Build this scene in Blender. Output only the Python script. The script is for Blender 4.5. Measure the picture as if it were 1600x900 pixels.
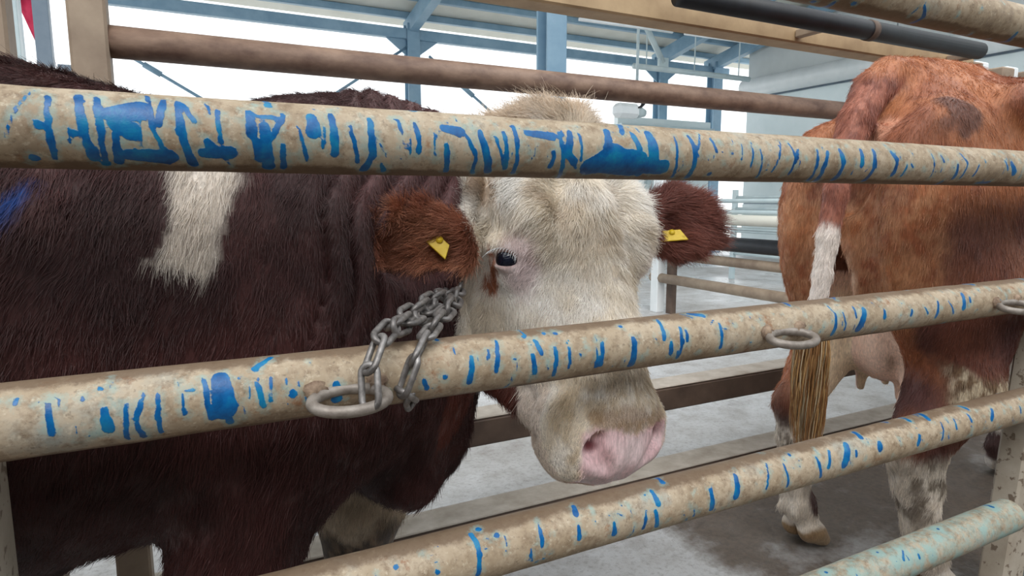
import bpy, math, random
import numpy as np
from mathutils import Matrix, Vector

S = bpy.context.scene
for o in list(bpy.data.objects):
    bpy.data.objects.remove(o)

# ------------------------------------------------------------------ camera
FPX, PITCH, HEAD = 1000.0, math.atan(0.137), math.radians(63)
CAM = np.array([0.0, -0.76, 1.06])
_Fh = np.array([math.cos(HEAD), math.sin(HEAD), 0.0])
CR = np.array([math.sin(HEAD), -math.cos(HEAD), 0.0])
_Z = np.array([0.0, 0.0, 1.0])
CF = _Fh * math.cos(PITCH) - _Z * math.sin(PITCH)
CU = _Z * math.cos(PITCH) + _Fh * math.sin(PITCH)
cam = bpy.data.cameras.new('camera')
cam.sensor_width = 36.0
cam.lens = 36.0 * FPX / 1600.0
cam.clip_start = 0.02
cam.clip_end = 500
cam_o = bpy.data.objects.new('camera', cam)
S.collection.objects.link(cam_o)
cam_o.matrix_world = Matrix(((CR[0], CU[0], -CF[0], CAM[0]), (CR[1], CU[1], -CF[1], CAM[1]),
                             (CR[2], CU[2], -CF[2], CAM[2]), (0, 0, 0, 1)))
S.camera = cam_o

# ------------------------------------------------------------------ sky and exposure
world = bpy.data.worlds.new('overcast_sky')
S.world = world
world.use_nodes = True
_bg = world.node_tree.nodes['Background']
_bg.inputs['Color'].default_value = (0.93, 0.97, 1.0, 1)
_bg.inputs['Strength'].default_value = 1.15
S.view_settings.view_transform = 'Standard'
S.view_settings.look = 'None'
S.view_settings.gamma = 1.0
S.view_settings.use_curve_mapping = False
S.view_settings.exposure = 0.75
sun = bpy.data.lights.new('sun', 'SUN')
sun.energy = 0.9
sun.angle = math.radians(35)
sun.color = (1.0, 0.97, 0.92)
sun_o = bpy.data.objects.new('sun', sun)
S.collection.objects.link(sun_o)
sun_o.rotation_euler = Vector((0.25, 0.55, -0.8)).to_track_quat('-Z', 'Y').to_euler()


# ------------------------------------------------------------------ measuring helpers
def ray(px, py):
    return (px - 800) / FPX * CR - (py - 450) / FPX * CU + CF


def at_y(px, py, y):
    r = ray(px, py)
    return CAM + r * ((y - CAM[1]) / r[1])


def at_x(px, py, x):
    r = ray(px, py)
    return CAM + r * ((x - CAM[0]) / r[0])


def at_z(px, py, z):
    r = ray(px, py)
    return CAM + r * ((z - CAM[2]) / r[2])


def at_d(px, py, d):
    return CAM + ray(px, py) * d


def lin(r, g, b):
    def c(v):
        v /= 255.0
        return v / 12.92 if v <= 0.04045 else ((v + 0.055) / 1.055) ** 2.4
    return np.array([c(r), c(g), c(b)])


def c4(r, g, b):
    return tuple(lin(r, g, b)) + (1.0,)


# ------------------------------------------------------------------ numpy noise
def _hash(i, j, k, seed):
    n = (i.astype(np.int64) * 374761393 + j.astype(np.int64) * 668265263 + k.astype(np.int64) * 2147483647 + seed * 1274126177) & 0xffffffff
    n = ((n ^ (n >> 13)) * 1274126177) & 0xffffffff
    n = ((n ^ (n >> 16)) * 2246822519) & 0xffffffff
    return ((n ^ (n >> 15)) & 0xffff) / 65535.0


def vnoise(P, scale, seed=0):
    Q = P * scale
    I = np.floor(Q)
    f = Q - I
    f = f * f * (3 - 2 * f)
    I = I.astype(np.int64)
    out = 0
    for a in (0, 1):
        for b in (0, 1):
            for c in (0, 1):
                w = (f[:, 0] if a else 1 - f[:, 0]) * (f[:, 1] if b else 1 - f[:, 1]) * (f[:, 2] if c else 1 - f[:, 2])
                out = out + w * _hash(I[:, 0] + a, I[:, 1] + b, I[:, 2] + c, seed)
    return out


def fbm(P, scale, seed=0, octv=3):
    s, a, t = 0, 1.0, 0
    for i in range(octv):
        s = s + a * vnoise(P, scale * 2 ** i, seed + i * 17)
        t += a
        a *= 0.5
    return s / t


def sstep(a, b, x):
    t = np.clip((x - a) / (b - a), 0, 1)
    return t * t * (3 - 2 * t)


# ------------------------------------------------------------------ materials
class NT:
    def __init__(s, name):
        s.m = bpy.data.materials.new(name)
        s.m.use_nodes = True
        s.t = s.m.node_tree
        s.b = s.t.nodes['Principled BSDF']

    def n(s, typ, **kw):
        nd = s.t.nodes.new(typ)
        for k, v in kw.items():
            if k in nd.inputs:
                nd.inputs[k].default_value = v
            else:
                setattr(nd, k, v)
        return nd

    def l(s, a, b):
        s.t.links.new(a, b)

    def coord(s, scale=(1, 1, 1), kind='Object'):
        tc = s.n('ShaderNodeTexCoord')
        mp = s.n('ShaderNodeMapping')
        mp.inputs['Scale'].default_value = scale
        s.l(tc.outputs[kind], mp.inputs['Vector'])
        return mp.outputs['Vector']

    def noise(s, vec, scale, detail=4, rough=0.6, dist=0.0):
        nd = s.n('ShaderNodeTexNoise')
        nd.inputs['Scale'].default_value = scale
        nd.inputs['Detail'].default_value = detail
        nd.inputs['Roughness'].default_value = rough
        nd.inputs['Distortion'].default_value = dist
        s.l(vec, nd.inputs['Vector'])
        return nd.outputs['Fac']

    def ramp(s, fac, stops):
        nd = s.n('ShaderNodeValToRGB')
        e = nd.color_ramp.elements
        while len(e) < len(stops):
            e.new(0.5)
        for i, (p, c) in enumerate(stops):
            e[i].position = p
            e[i].color = c if not isinstance(c, float) else (c, c, c, 1)
        s.l(fac, nd.inputs['Fac'])
        return nd.outputs['Color']

    def mix(s, fac, a, b, mode='MIX'):
        nd = s.n('ShaderNodeMix', data_type='RGBA', blend_type=mode)
        for sock, v in ((nd.inputs[0], fac), (nd.inputs[6], a), (nd.inputs[7], b)):
            if isinstance(v, (int, float)):
                sock.default_value = v
            elif isinstance(v, tuple):
                sock.default_value = v
            else:
                s.l(v, sock)
        return nd.outputs[2]

    def math(s, op, a, b=0.0):
        nd = s.n('ShaderNodeMath', operation=op)
        for i, v in enumerate((a, b)):
            if isinstance(v, (int, float)):
                nd.inputs[i].default_value = v
            else:
                s.l(v, nd.inputs[i])
        return nd.outputs[0]

    def attr(s, name, out='Color'):
        nd = s.n('ShaderNodeAttribute', attribute_name=name)
        return nd.outputs[out]

    def bump(s, h, strength=0.3, dist=0.01):
        nd = s.n('ShaderNodeBump')
        nd.inputs['Strength'].default_value = strength
        nd.inputs['Distance'].default_value = dist
        s.l(h, nd.inputs['Height'])
        s.l(nd.outputs['Normal'], s.b.inputs['Normal'])

    def set(s, col=None, rough=None, metal=None, spec=None):
        for nm, v in (('Base Color', col), ('Roughness', rough), ('Metallic', metal), ('Specular IOR Level', spec)):
            if v is None:
                continue
            if isinstance(v, (int, float, tuple)):
                s.b.inputs[nm].default_value = v
            else:
                s.l(v, s.b.inputs[nm])
        return s.m


def mat_plain(name, a, b, scale=6.0, rough=0.6, metal=0.0, bump=0.15, stretch=(1, 1, 1), detail=4):
    m = NT(name)
    v = m.coord(stretch)
    f = m.noise(v, scale, detail)
    g = m.ramp(f, [(0.3, a), (0.7, b)])
    if bump:
        m.bump(f, bump, 0.004)
    return m.set(g, rough, metal)


def mat_pipe(name):
    m = NT(name)
    v = m.coord()
    big = m.noise(v, 9, 5, 0.65)
    fine = m.noise(v, 60, 5, 0.7)
    base = m.ramp(big, [(0.28, c4(118, 102, 86)), (0.44, c4(164, 146, 122)), (0.58, c4(180, 164, 142)), (0.75, c4(156, 158, 150))])
    base = m.mix(m.ramp(fine, [(0.48, 0.0), (0.72, 0.8)]), base, c4(112, 90, 68), 'MIX')
    base = m.mix(m.ramp(m.noise(v, 130, 4, 0.7), [(0.56, 0.0), (0.72, 0.7)]), base, c4(206, 194, 172), 'MIX')
    base = m.mix(m.ramp(m.noise(v, 170, 3, 0.6), [(0.60, 0.0), (0.70, 0.45)]), base, c4(90, 76, 64), 'MIX')
    rust = m.noise(v, 22, 6, 0.75)
    base = m.mix(m.ramp(rust, [(0.6, 0.0), (0.68, 0.65)]), base, c4(140, 92, 58))
    dirt = m.attr('dirt', 'Fac')
    dn = m.math('ADD', dirt, m.math('MULTIPLY', m.math('SUBTRACT', m.noise(v, 35, 6, 0.7), 0.5), 1.3))
    base = m.mix(m.ramp(dn, [(0.35, 0.0), (0.75, 0.85)]), base, c4(104, 84, 66))
    teal = m.attr('wash', 'Fac')
    wn = m.math('ADD', teal, m.math('MULTIPLY', m.math('SUBTRACT', m.noise(v, 50, 5, 0.75), 0.5), 1.6))
    base = m.mix(m.ramp(wn, [(0.4, 0.0), (0.9, 0.75)]), base, c4(140, 178, 176))
    p = m.attr('paint', 'Fac')
    pn = m.math('ADD', p, m.math('MULTIPLY', m.math('SUBTRACT', m.noise(v, 90, 5, 0.75), 0.5), 0.75))
    pm = m.ramp(pn, [(0.43, 0.0), (0.55, 1.0)])
    blue = m.ramp(m.noise(v, 28, 4, 0.7), [(0.3, c4(4, 66, 122)), (0.5, c4(6, 96, 158)), (0.7, c4(22, 130, 168))])
    col = m.mix(pm, base, blue)
    h = m.math('ADD', m.math('MULTIPLY', pm, 0.35), m.math('MULTIPLY', fine, 0.6))
    m.bump(h, 0.45, 0.0025)
    r = m.mix(pm, (0.62, 0.62, 0.62, 1), (0.32, 0.32, 0.32, 1))
    return m.set(col, r, 0.0, 0.4)


def mat_coat(name, streak=(60, 60, 14)):
    m = NT(name)
    v = m.coord(streak)
    f = m.noise(v, 4, 4, 0.65)
    f2 = m.noise(m.coord(), 9, 4, 0.6)
    c = m.attr('coat')
    k = m.ramp(f, [(0.25, (0.62, 0.60, 0.60, 1)), (0.75, (1.3, 1.3, 1.3, 1))])
    c = m.mix(1.0, c, k, 'MULTIPLY')
    c = m.mix(0.6, c, m.ramp(f2, [(0.3, (0.75, 0.75, 0.75, 1)), (0.7, (1.15, 1.15, 1.15, 1))]), 'MULTIPLY')
    m.bump(f, 0.35, 0.004)
    m.b.inputs['Sheen Weight'].default_value = 0.12
    m.b.inputs['Sheen Roughness'].default_value = 0.5
    return m.set(c, m.attr('gloss', 'Fac'), 0.0, 0.35)


def mat_hair(name):
    m = NT(name)
    return m.set(m.attr('tint'), 0.42, 0.0, 0.45)


M = {}
M['pipe'] = mat_pipe('paint_splashed_tan_pipe')
M['coat_dark'] = mat_coat('dark_brown_coat')
M['coat_red'] = mat_coat('red_brown_coat')
M['hair'] = mat_hair('hair')
M['backpipe'] = mat_plain('rusty_brown_pipe', c4(94, 70, 60), c4(154, 128, 110), 22, 0.6, stretch=(0.5, 1, 1), detail=6)
M['box_tan'] = mat_plain('tan_painted_box_steel', c4(160, 134, 102), c4(190, 164, 128), 8, 0.65, detail=6)
M['tan_steel'] = mat_plain('tan_dusty_steel', c4(126, 108, 92), c4(164, 146, 126), 8, 0.65, detail=6)
M['beam_dark'] = mat_plain('brown_beam_shaded', c4(72, 58, 50), c4(104, 86, 74), 10, 0.7, detail=6)  # brown darkened so the backlit beam faces carry their shade in the colour
M['beam_top_lit'] = mat_plain('pale_beam_top_lit', c4(158, 148, 136), c4(190, 182, 172), 14, 0.9, detail=6)  # pale tone standing in for light on the beam tops
M['blue_steel'] = mat_plain('blue_grey_steel', c4(112, 146, 170), c4(140, 170, 190), 3, 0.45)
M['pale_steel'] = mat_plain('pale_grey_steel', c4(176, 194, 200), c4(200, 214, 216), 4, 0.4)
M['black'] = mat_plain('black_plastic', c4(12, 13, 18), c4(26, 29, 36), 18, 0.5)
M['roof'] = mat_plain('cream_roof_sheet', c4(214, 212, 200), c4(232, 230, 220), 2, 0.5)
M['wall'] = mat_plain('pale_blue_white_panel', c4(212, 226, 228), c4(228, 238, 240), 1.5, 0.4, bump=0.05)
M['wall_up'] = mat_plain('grey_white_panel', c4(190, 196, 196), c4(205, 210, 210), 1.5, 0.5, bump=0.05)
M['white'] = mat_plain('white_enamel', c4(226, 232, 234), c4(240, 244, 246), 4, 0.3, bump=0.05)
M['steel'] = mat_plain('worn_steel_link', c4(84, 80, 78), c4(156, 152, 150), 60, 0.42, 0.55, bump=0.2)
M['ring'] = mat_plain('dusty_welded_ring', c4(112, 102, 94), c4(158, 150, 142), 50, 0.5, 0.3, bump=0.3)
M['weld'] = mat_plain('brown_weld_bead', c4(92, 70, 56), c4(168, 146, 124), 60, 0.8, 0.0, bump=0.6)
M['yellow'] = mat_plain('yellow_plastic', c4(214, 178, 30), c4(232, 200, 52), 40, 0.4)
M['red'] = mat_plain('red_cloth', c4(200, 26, 70), c4(228, 60, 100), 8, 0.7)
M['eye'] = mat_plain('dark_wet_eye', c4(12, 14, 24), c4(26, 32, 52), 30, 0.05, bump=0)
M['hoof'] = mat_plain('dirty_horn', c4(120, 96, 72), c4(176, 150, 116), 30, 0.55, stretch=(1, 1, 3))
M['grey'] = mat_plain('grey_sheet', c4(120, 136, 152), c4(140, 154, 168), 4, 0.5)


def mat_floor():
    m = NT('wet_concrete')
    v = m.coord()
    big = m.noise(v, 0.9, 5, 0.6, 0.3)
    mid = m.noise(v, 6, 6, 0.7)
    fine = m.noise(v, 55, 6, 0.75)
    c = m.ramp(big, [(0.35, c4(172, 171, 170)), (0.6, c4(200, 201, 203))])
    c = m.mix(m.ramp(mid, [(0.45, 0.0), (0.72, 0.6)]), c, c4(120, 110, 100))
    c = m.mix(m.ramp(fine, [(0.5, 0.0), (0.7, 0.5)]), c, c4(96, 88, 82))
    dirt = m.attr('dirt', 'Fac')
    dn = m.math('ADD', dirt, m.math('MULTIPLY', m.math('SUBTRACT', mid, 0.5), 1.0))
    c = m.mix(m.ramp(dn, [(0.35, 0.0), (0.7, 0.9)]), c, m.ramp(fine, [(0.35, c4(74, 62, 52)), (0.65, c4(112, 98, 86))]))
    m.bump(m.math('ADD', fine, mid), 0.5, 0.008)
    return m.set(c, m.ramp(big, [(0.4, 0.55), (0.62, 0.25)]), 0.0, 0.4)


M['floor'] = mat_floor()
M['concrete'] = mat_plain('rough_grey_concrete', c4(96, 92, 88), c4(124, 120, 114), 5, 0.85)
M['ground'] = mat_plain('pale_yard_ground', c4(200, 198, 192), c4(222, 220, 214), 0.5, 0.9)


# ------------------------------------------------------------------ mesh helpers
def link(o, parent=None):
    S.collection.objects.link(o)
    if parent is not None:
        o.parent = parent
    return o


def obj(name, V, Fc, mat, parent=None, smooth=False):
    me = bpy.data.meshes.new(name)
    me.from_pydata([tuple(map(float, v)) for v in V], [], [tuple(map(int, f)) for f in Fc])
    if mat is not None:
        me.materials.append(M[mat] if isinstance(mat, str) else mat)
    me.update()
    if smooth:
        me.polygons.foreach_set('use_smooth', [True] * len(me.polygons))
    return link(bpy.data.objects.new(name, me), parent)


def quads_obj(name, V, Q, mat, parent=None, attrs=None):
    me = bpy.data.meshes.new(name)
    n, q = len(V), len(Q)
    me.vertices.add(n)
    me.vertices.foreach_set('co', V.astype(np.float32).ravel())
    me.loops.add(q * 4)
    me.loops.foreach_set('vertex_index', Q.astype(np.int32).ravel())
    me.polygons.add(q)
    me.polygons.foreach_set('loop_start', np.arange(0, q * 4, 4, dtype=np.int32))
    me.update(calc_edges=True)
    me.polygons.foreach_set('use_smooth', np.ones(q, dtype=bool))
    for k, a in (attrs or {}).items():
        if a.ndim == 2:
            at = me.attributes.new(k, 'FLOAT_COLOR', 'POINT')
            at.data.foreach_set('color', np.c_[a, np.ones(len(a))].astype(np.float32).ravel())
        else:
            at = me.attributes.new(k, 'FLOAT', 'POINT')
            at.data.foreach_set('value', a.astype(np.float32))
    me.materials.append(M[mat])
    return link(bpy.data.objects.new(name, me), parent)


def empty(name, loc=(0, 0, 0)):
    o = bpy.data.objects.new(name, None)
    o.location = loc
    o.empty_display_size = 0.1
    return link(o)


def tag(o, label=None, cat=None, group=None, kind=None):
    for k, v in (('label', label), ('category', cat), ('group', group), ('kind', kind)):
        if v:
            o[k] = v
    return o


BOXF = [(0, 1, 3, 2), (4, 6, 7, 5), (0, 4, 5, 1), (2, 3, 7, 6), (0, 2, 6, 4), (1, 5, 7, 3)]


def chamfer_box(lo, hi, b):
    lo, hi = np.array(lo, float), np.array(hi, float)
    b = min(b, 0.45 * float((hi - lo).min()))
    V, idx = [], {}
    for sx in (0, 1):
        for sy in (0, 1):
            for sz in (0, 1):
                for ax in range(3):
                    p = np.array([(lo, hi)[s][i] for i, s in enumerate((sx, sy, sz))])
                    for k in range(3):
                        if k != ax:
                            p[k] += b if (sx, sy, sz)[k] == 0 else -b
                    idx[(sx, sy, sz, ax)] = len(V)
                    V.append(p)
    Fc = []
    for ax in range(3):
        o1, o2 = [k for k in range(3) if k != ax]
        for s in (0, 1):
            def c(a, b_):
                t = [0, 0, 0]
                t[ax], t[o1], t[o2] = s, a, b_
                return tuple(t)
            Fc.append([idx[c(0, 0) + (ax,)], idx[c(1, 0) + (ax,)], idx[c(1, 1) + (ax,)], idx[c(0, 1) + (ax,)]])
        for a in (0, 1):
            for b_ in (0, 1):
                def e(s, f):
                    t = [0, 0, 0]
                    t[ax], t[o1], t[o2] = s, a, b_
                    return idx[tuple(t) + (f,)]
                Fc.append([e(0, o1), e(1, o1), e(1, o2), e(0, o2)])
    for c in [(x, y, z) for x in (0, 1) for y in (0, 1) for z in (0, 1)]:
        Fc.append([idx[c + (0,)], idx[c + (1,)], idx[c + (2,)]])
    # orient outwards
    cen = (lo + hi) / 2
    out = []
    for f in Fc:
        p = [V[i] for i in f]
        nrm = np.cross(p[1] - p[0], p[2] - p[0])
        out.append(f if nrm @ (sum(p) / len(p) - cen) > 0 else f[::-1])
    return V, out


def box(name, lo, hi, mat, parent=None, b=0.004):
    V, Fc = chamfer_box(lo, hi, b)
    return obj(name, V, Fc, mat, parent)


def frame_of(d):
    d = np.array(d, float)
    d = d / np.linalg.norm(d)
    a = np.cross(d, _Z if abs(d[2]) < 0.9 else np.array([1.0, 0, 0]))
    a /= np.linalg.norm(a)
    return d, a, np.cross(d, a)


def tube_data(pts, r, seg=14, closed=False, caps=True):
    P = [np.array(p, float) for p in pts]
    n = len(P)
    V, Fc = [], []
    rr = r if hasattr(r, '__len__') else [r] * n
    up = None
    for i, p in enumerate(P):
        if closed:
            t = P[(i + 1) % n] - P[i - 1]
        else:
            t = P[min(i + 1, n - 1)] - P[max(i - 1, 0)]
        t = t / np.linalg.norm(t)
        if up is None:
            _, up, _ = frame_of(t)
        up = up - t * (up @ t)
        up = up / np.linalg.norm(up)
        w = np.cross(t, up)
        for k in range(seg):
            a = 2 * math.pi * k / seg
            V.append(p + rr[i] * (math.cos(a) * up + math.sin(a) * w))
    m = n if closed else n - 1
    for i in range(m):
        j = (i + 1) % n
        for k in range(seg):
            l = (k + 1) % seg
            Fc.append((i * seg + k, i * seg + l, j * seg + l, j * seg + k))
    if caps and not closed:
        Fc.append(tuple(range(seg))[::-1])
        Fc.append(tuple((n - 1) * seg + k for k in range(seg)))
    return V, Fc


def tube(name, pts, r, mat, parent=None, seg=14, closed=False):
    V, Fc = tube_data(pts, r, seg, closed)
    return obj(name, V, Fc, mat, parent, True)


# ------------------------------------------------------------------ the barn around the pen
def grid_floor():
    xs = np.concatenate([np.linspace(-8, -0.6, 14), np.linspace(-0.55, 4.2, 190), np.linspace(4.5, 14, 20)])
    ys = np.concatenate([np.linspace(-6, -0.2, 14), np.linspace(-0.15, 2.4, 102), np.linspace(2.7, 9.7, 18)])
    X, Y = np.meshgrid(xs, ys, indexing='ij')
    V = np.c_[X.ravel(), Y.ravel(), np.zeros(X.size)]
    n = fbm(V, 2.5, 3, 4)
    dirt = sstep(1.1, 1.5, V[:, 0]) * sstep(0.95, 0.8, V[:, 1]) * 0.75
    dirt = np.maximum(dirt, sstep(0.55, 0.3, V[:, 1]) * sstep(0.3, 0.9, V[:, 0]) * 0.6)
    dirt = np.maximum(dirt, sstep(0.12, 0.0, V[:, 1]) * 0.85)  # passage floor dirt added to cut light bounced onto bull and rail undersides
    dirt = np.clip(dirt + (n - 0.5) * 0.4, 0, 1)
    fine = fbm(V, 14, 9, 3)
    inner = (V[:, 0] > -0.5) & (V[:, 0] < 4) & (V[:, 1] > 0.02) & (V[:, 1] < 0.9)
    V[:, 2] = np.where(inner, (fine - 0.62) * 0.03 * np.clip(dirt, 0.1, 1), 0)
    V[:, 2] = np.minimum(V[:, 2], 0.008)
    nx, ny = len(xs), len(ys)
    I = np.arange(nx * ny).reshape(nx, ny)
    Q = np.stack([I[:-1, :-1], I[1:, :-1], I[1:, 1:], I[:-1, 1:]], -1).reshape(-1, 4)
    o = quads_obj('floor', V, Q, 'floor', None, {'dirt': dirt})
    tag(o, 'wet grey concrete barn floor with dung', kind='structure')


grid_floor()
tag(box('ground', (-60, 9.7, -0.25), (80, 90, -0.02), 'ground'), 'pale bright yard ground outside the barn', kind='structure')

EAVE_Y = 9.24
# roof: sheets carried by purlins, rising towards the camera side
ROOF0 = at_y(800, 42, 9.3)[2]


def roof_z(y):
    return ROOF0 + (9.3 - y) * 0.19


roof = obj('roof', [(-14, 9.75, roof_z(9.75)), (16, 9.75, roof_z(9.75)), (16, 2.2, roof_z(2.2)), (-14, 2.2, roof_z(2.2)),
                    (-14, 9.75, roof_z(9.75) + 0.08), (16, 9.75, roof_z(9.75) + 0.08), (16, 2.2, roof_z(2.2) + 0.08), (-14, 2.2, roof_z(2.2) + 0.08)],
           [(0, 1, 2, 3), (7, 6, 5, 4), (0, 4, 5, 1), (1, 5, 6, 2), (2, 6, 7, 3), (3, 7, 4, 0)], 'roof')
tag(roof, 'cream sheet roof of the barn seen from below', kind='structure')
for yy, dz, h in ((9.3, 0, 0.10), (8.72, 0, 0.09), (7.9, 0, 0.12), (6.9, 0, 0.12), (5.6, 0, 0.12)):
    z = roof_z(yy) + dz
    box('purlin', (-14, yy - 0.05, z - h), (16, yy + 0.05, z), 'blue_steel', roof, 0.01)
zb, zt = at_y(800, 81, EAVE_Y)[2], at_y(800, 66, EAVE_Y)[2]
tie = tag(box('trim_1', (-14, EAVE_Y - 0.06, zb), (10, EAVE_Y + 0.06, zt), 'blue_steel', None, 0.01),
    'blue grey steel tie beam along the open barn side', kind='structure')


def gusset(x):
    for s in (-1, 1):
        V = [(x + s * 0.1, EAVE_Y - 0.012, zb), (x + s * 0.42, EAVE_Y - 0.012, zb), (x + s * 0.1, EAVE_Y - 0.012, zb - 0.24)]
        V += [(a, EAVE_Y + 0.012, c) for a, b, c in V]
        obj('gusset', V, [(0, 1, 2), (5, 4, 3), (0, 3, 4, 1), (1, 4, 5, 2), (2, 5, 3, 0)], 'blue_steel', tie)


def h_column(name, x, y, w, z1, label, mat='blue_steel'):
    t = empty(name, (x, y, 0))
    tf = w * 0.12
    box('flange', (-w / 2, -w / 2, 0), (w / 2, -w / 2 + tf, z1), mat, t)
    box('flange', (-w / 2, w / 2 - tf, 0), (w / 2, w / 2, z1), mat, t)
    box('web', (-tf / 2, -w / 2 + tf, 0), (tf / 2, w / 2 - tf, z1), mat, t)
    box('base_plate', (-w * 0.8, -w * 0.8, 0), (w * 0.8, w * 0.8, 0.02), mat, t)
    return tag(t, label, 'column', 'steel columns of the barn')


def rafter(x, y0, y1, h=0.24, w=0.14):
    z0, z1 = roof_z(y0) - 0.10, roof_z(y1) - 0.10
    V = []
    for (y, z) in ((y0, z0), (y1, z1)):
        for dx in (-w / 2, w / 2):
            V += [(x + dx, y, z - h), (x + dx, y, z)]
    return obj('rafter', V, [(0, 1, 3, 2), (4, 6, 7, 5), (0, 4, 5, 1), (2, 3, 7, 6), (0, 2, 6, 4), (1, 5, 7, 3)], 'blue_steel', roof)


for x, lab in ((-1.87, 'far steel column at the left frame edge above the brown back'), (3.34, 'far steel column with braces above the neck hump'),
               (8.29, 'far steel column left of the bright doorway')):
    h_column('steel_column', x, EAVE_Y, 0.2, roof_z(EAVE_Y) - 0.2, lab)
    rafter(x, EAVE_Y + 0.2, 2.4)
    gusset(x)
h_column('steel_column', 9.62, EAVE_Y - 0.05, 0.22, roof_z(EAVE_Y) - 0.2, 'far corner steel column right of the bright doorway')
rafter(9.62, EAVE_Y + 0.2, 2.4)
c = at_y(861, 150, 4.4)
h_column('steel_column', c[0], 4.4, 0.2, roof_z(4.4), 'nearer wide blue steel column above the white poll')
# rods
for (a, b, lab) in (((215, 95), (305, 148), 'thin bracing rod slanting down above the brown back'),
                    ((592, 102), (515, 152), 'blue bracing rod slanting left below the far column'),
                    ((715, 128), (775, 182), 'bracing rod slanting right towards the white poll')):
    p, q = at_y(*a, EAVE_Y), at_y(*b, EAVE_Y)
    d = q - p
    V1, F1 = tube_data([p - d * 0.7, q + d * 2.2], 0.022, 10)
    V2, F2 = tube_data([p + d * 0.1, p + d * 0.4], 0.04, 10)
    ro = obj('bracing_rod', V1, F1, 'blue_steel', tie, True)
    obj('turnbuckle', V2, F2, 'blue_steel', ro, True)
    ro['label'] = lab
p, q = at_y(1008, 38, 8.2), at_y(1036, 98, 8.2)
so = empty('roof_strut', tuple(q))
V1, F1 = tube_data([p - q, (0, 0, 0)], 0.05, 12)
obj('strut', V1, F1, 'pale_steel', so, True)
box('end_plate', (-0.1, -0.03, -0.08), (0.1, 0.03, 0.08), 'pale_steel', so)
tag(so, 'pale slanting strut under the roof left of the rafters', 'strut')
# fluorescent fitting and pipe under the roof
p, q = at_y(905, 30, 6.2), at_y(1185, 68, 6.2)
lf = empty('light_fitting', tuple(p))
L = q - p
V1, F1 = tube_data([(0, 0, 0), L * 0.48], 0.022, 12)
obj('tube_cover', V1, F1, 'white', lf, True)
V1, F1 = tube_data([L * 0.55, L], 0.022, 12)
obj('tube_cover', V1, F1, 'white', lf, True)
for s in (0.05, 0.45, 0.6, 0.95):
    V1, F1 = tube_data([L * s, L * s + np.array([0, 0, roof_z(6.2) - (p + L * s)[2]])], 0.006, 8)
    obj('hanger', V1, F1, 'pale_steel', lf, True)
tag(lf, 'long white strip light hung under the barn roof', 'strip light')
p, q = at_y(990, 103, 7.6), at_y(1170, 124, 7.6)
wl = empty('water_line', tuple(p))
V1, F1 = tube_data([(0, 0, 0), q - p], 0.045, 12)
obj('pipe', V1, F1, 'pale_steel', wl, True)
for s in (0.1, 0.5, 0.9):
    V1, F1 = tube_data([(q - p) * s + np.array([0, 0, 0.03]), (q - p) * s + np.array([0, 0, roof_z(7.6) - p[2] - ((q - p) * s)[2]])], 0.01, 8)
    obj('hanger', V1, F1, 'pale_steel', wl, True)
tag(wl, 'thin pale pipe crossing below the rafters near the doorway', 'pipe')

# end wall of the barn
WX = 9.85
wall = empty('wall_right', (WX, 0, 0))
wall['kind'] = 'structure'
wall['label'] = 'pale panelled end wall of the barn'
for i, (z0, z1) in enumerate(((0, 1.0), (1.0, 2.0), (2.0, 3.0))):
    box('panel', (0, -6, z0 + 0.012), (0.12, 8.55, z1 - 0.012), 'wall', wall, 0.01)
box('core', (0.03, -6, 0), (0.09, 8.55, 6.5), 'grey', wall)
for i in range(5):
    y1 = 8.55 - i * 2.9
    box('upper_panel', (0, y1 - 2.88, 3.35), (0.1, y1, 6.4), 'wall_up', wall, 0.01)
V1, F1 = tube_data([(-0.12, 8.5, 3.17), (-0.12, -6, 3.17)], 0.17, 18)
obj('duct', V1, F1, 'white', wall, True)

# unseen low walls added behind and left of the camera to block low light
wfr = empty('wall_front_blocker', (0, -2.7, 0))
wfr['kind'] = 'structure'
wfr['label'] = 'grey concrete wall added behind the camera to block low light'
box('wall_body', (-9, -0.2, 0), (12, 0, 2.3), 'concrete', wfr)
box('coping', (-9, -0.24, 2.3), (12, 0.04, 2.38), 'concrete', wfr)
wll = empty('wall_left_blocker', (-5.2, 0, 0))  # second added blocker, shuts out low light from the left
wll['kind'] = 'structure'
wll['label'] = 'grey concrete wall added out of view at the left to block low light'
box('wall_body', (-0.2, -2.7, 0), (0, 3.0, 2.3), 'concrete', wll)
box('coping', (-0.24, -2.7, 2.3), (0.04, 3.0, 2.38), 'concrete', wll)

# cabin and frames beyond, seen left of the end wall
cb = empty('pale_cabin', (7.0, 8.7, 0))
box('cabin_wall', (0.0, 0.12, 0), (2.2, 0.24, 2.55), 'wall', cb)
for x in (0.02, 0.62, 1.2, 1.55):
    box('door_frame', (x, 0.02, 0), (x + 0.1, 0.12, 2.3), 'pale_steel', cb)
box('window_frame', (1.28, 0.03, 1.3), (1.56, 0.11, 2.25), 'grey', cb)
box('lintel', (0, 0.0, 2.3), (2.2, 0.12, 2.42), 'pale_steel', cb)
tag(cb, 'pale cabin front with grey door frames by the doorway', 'cabin')
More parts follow.
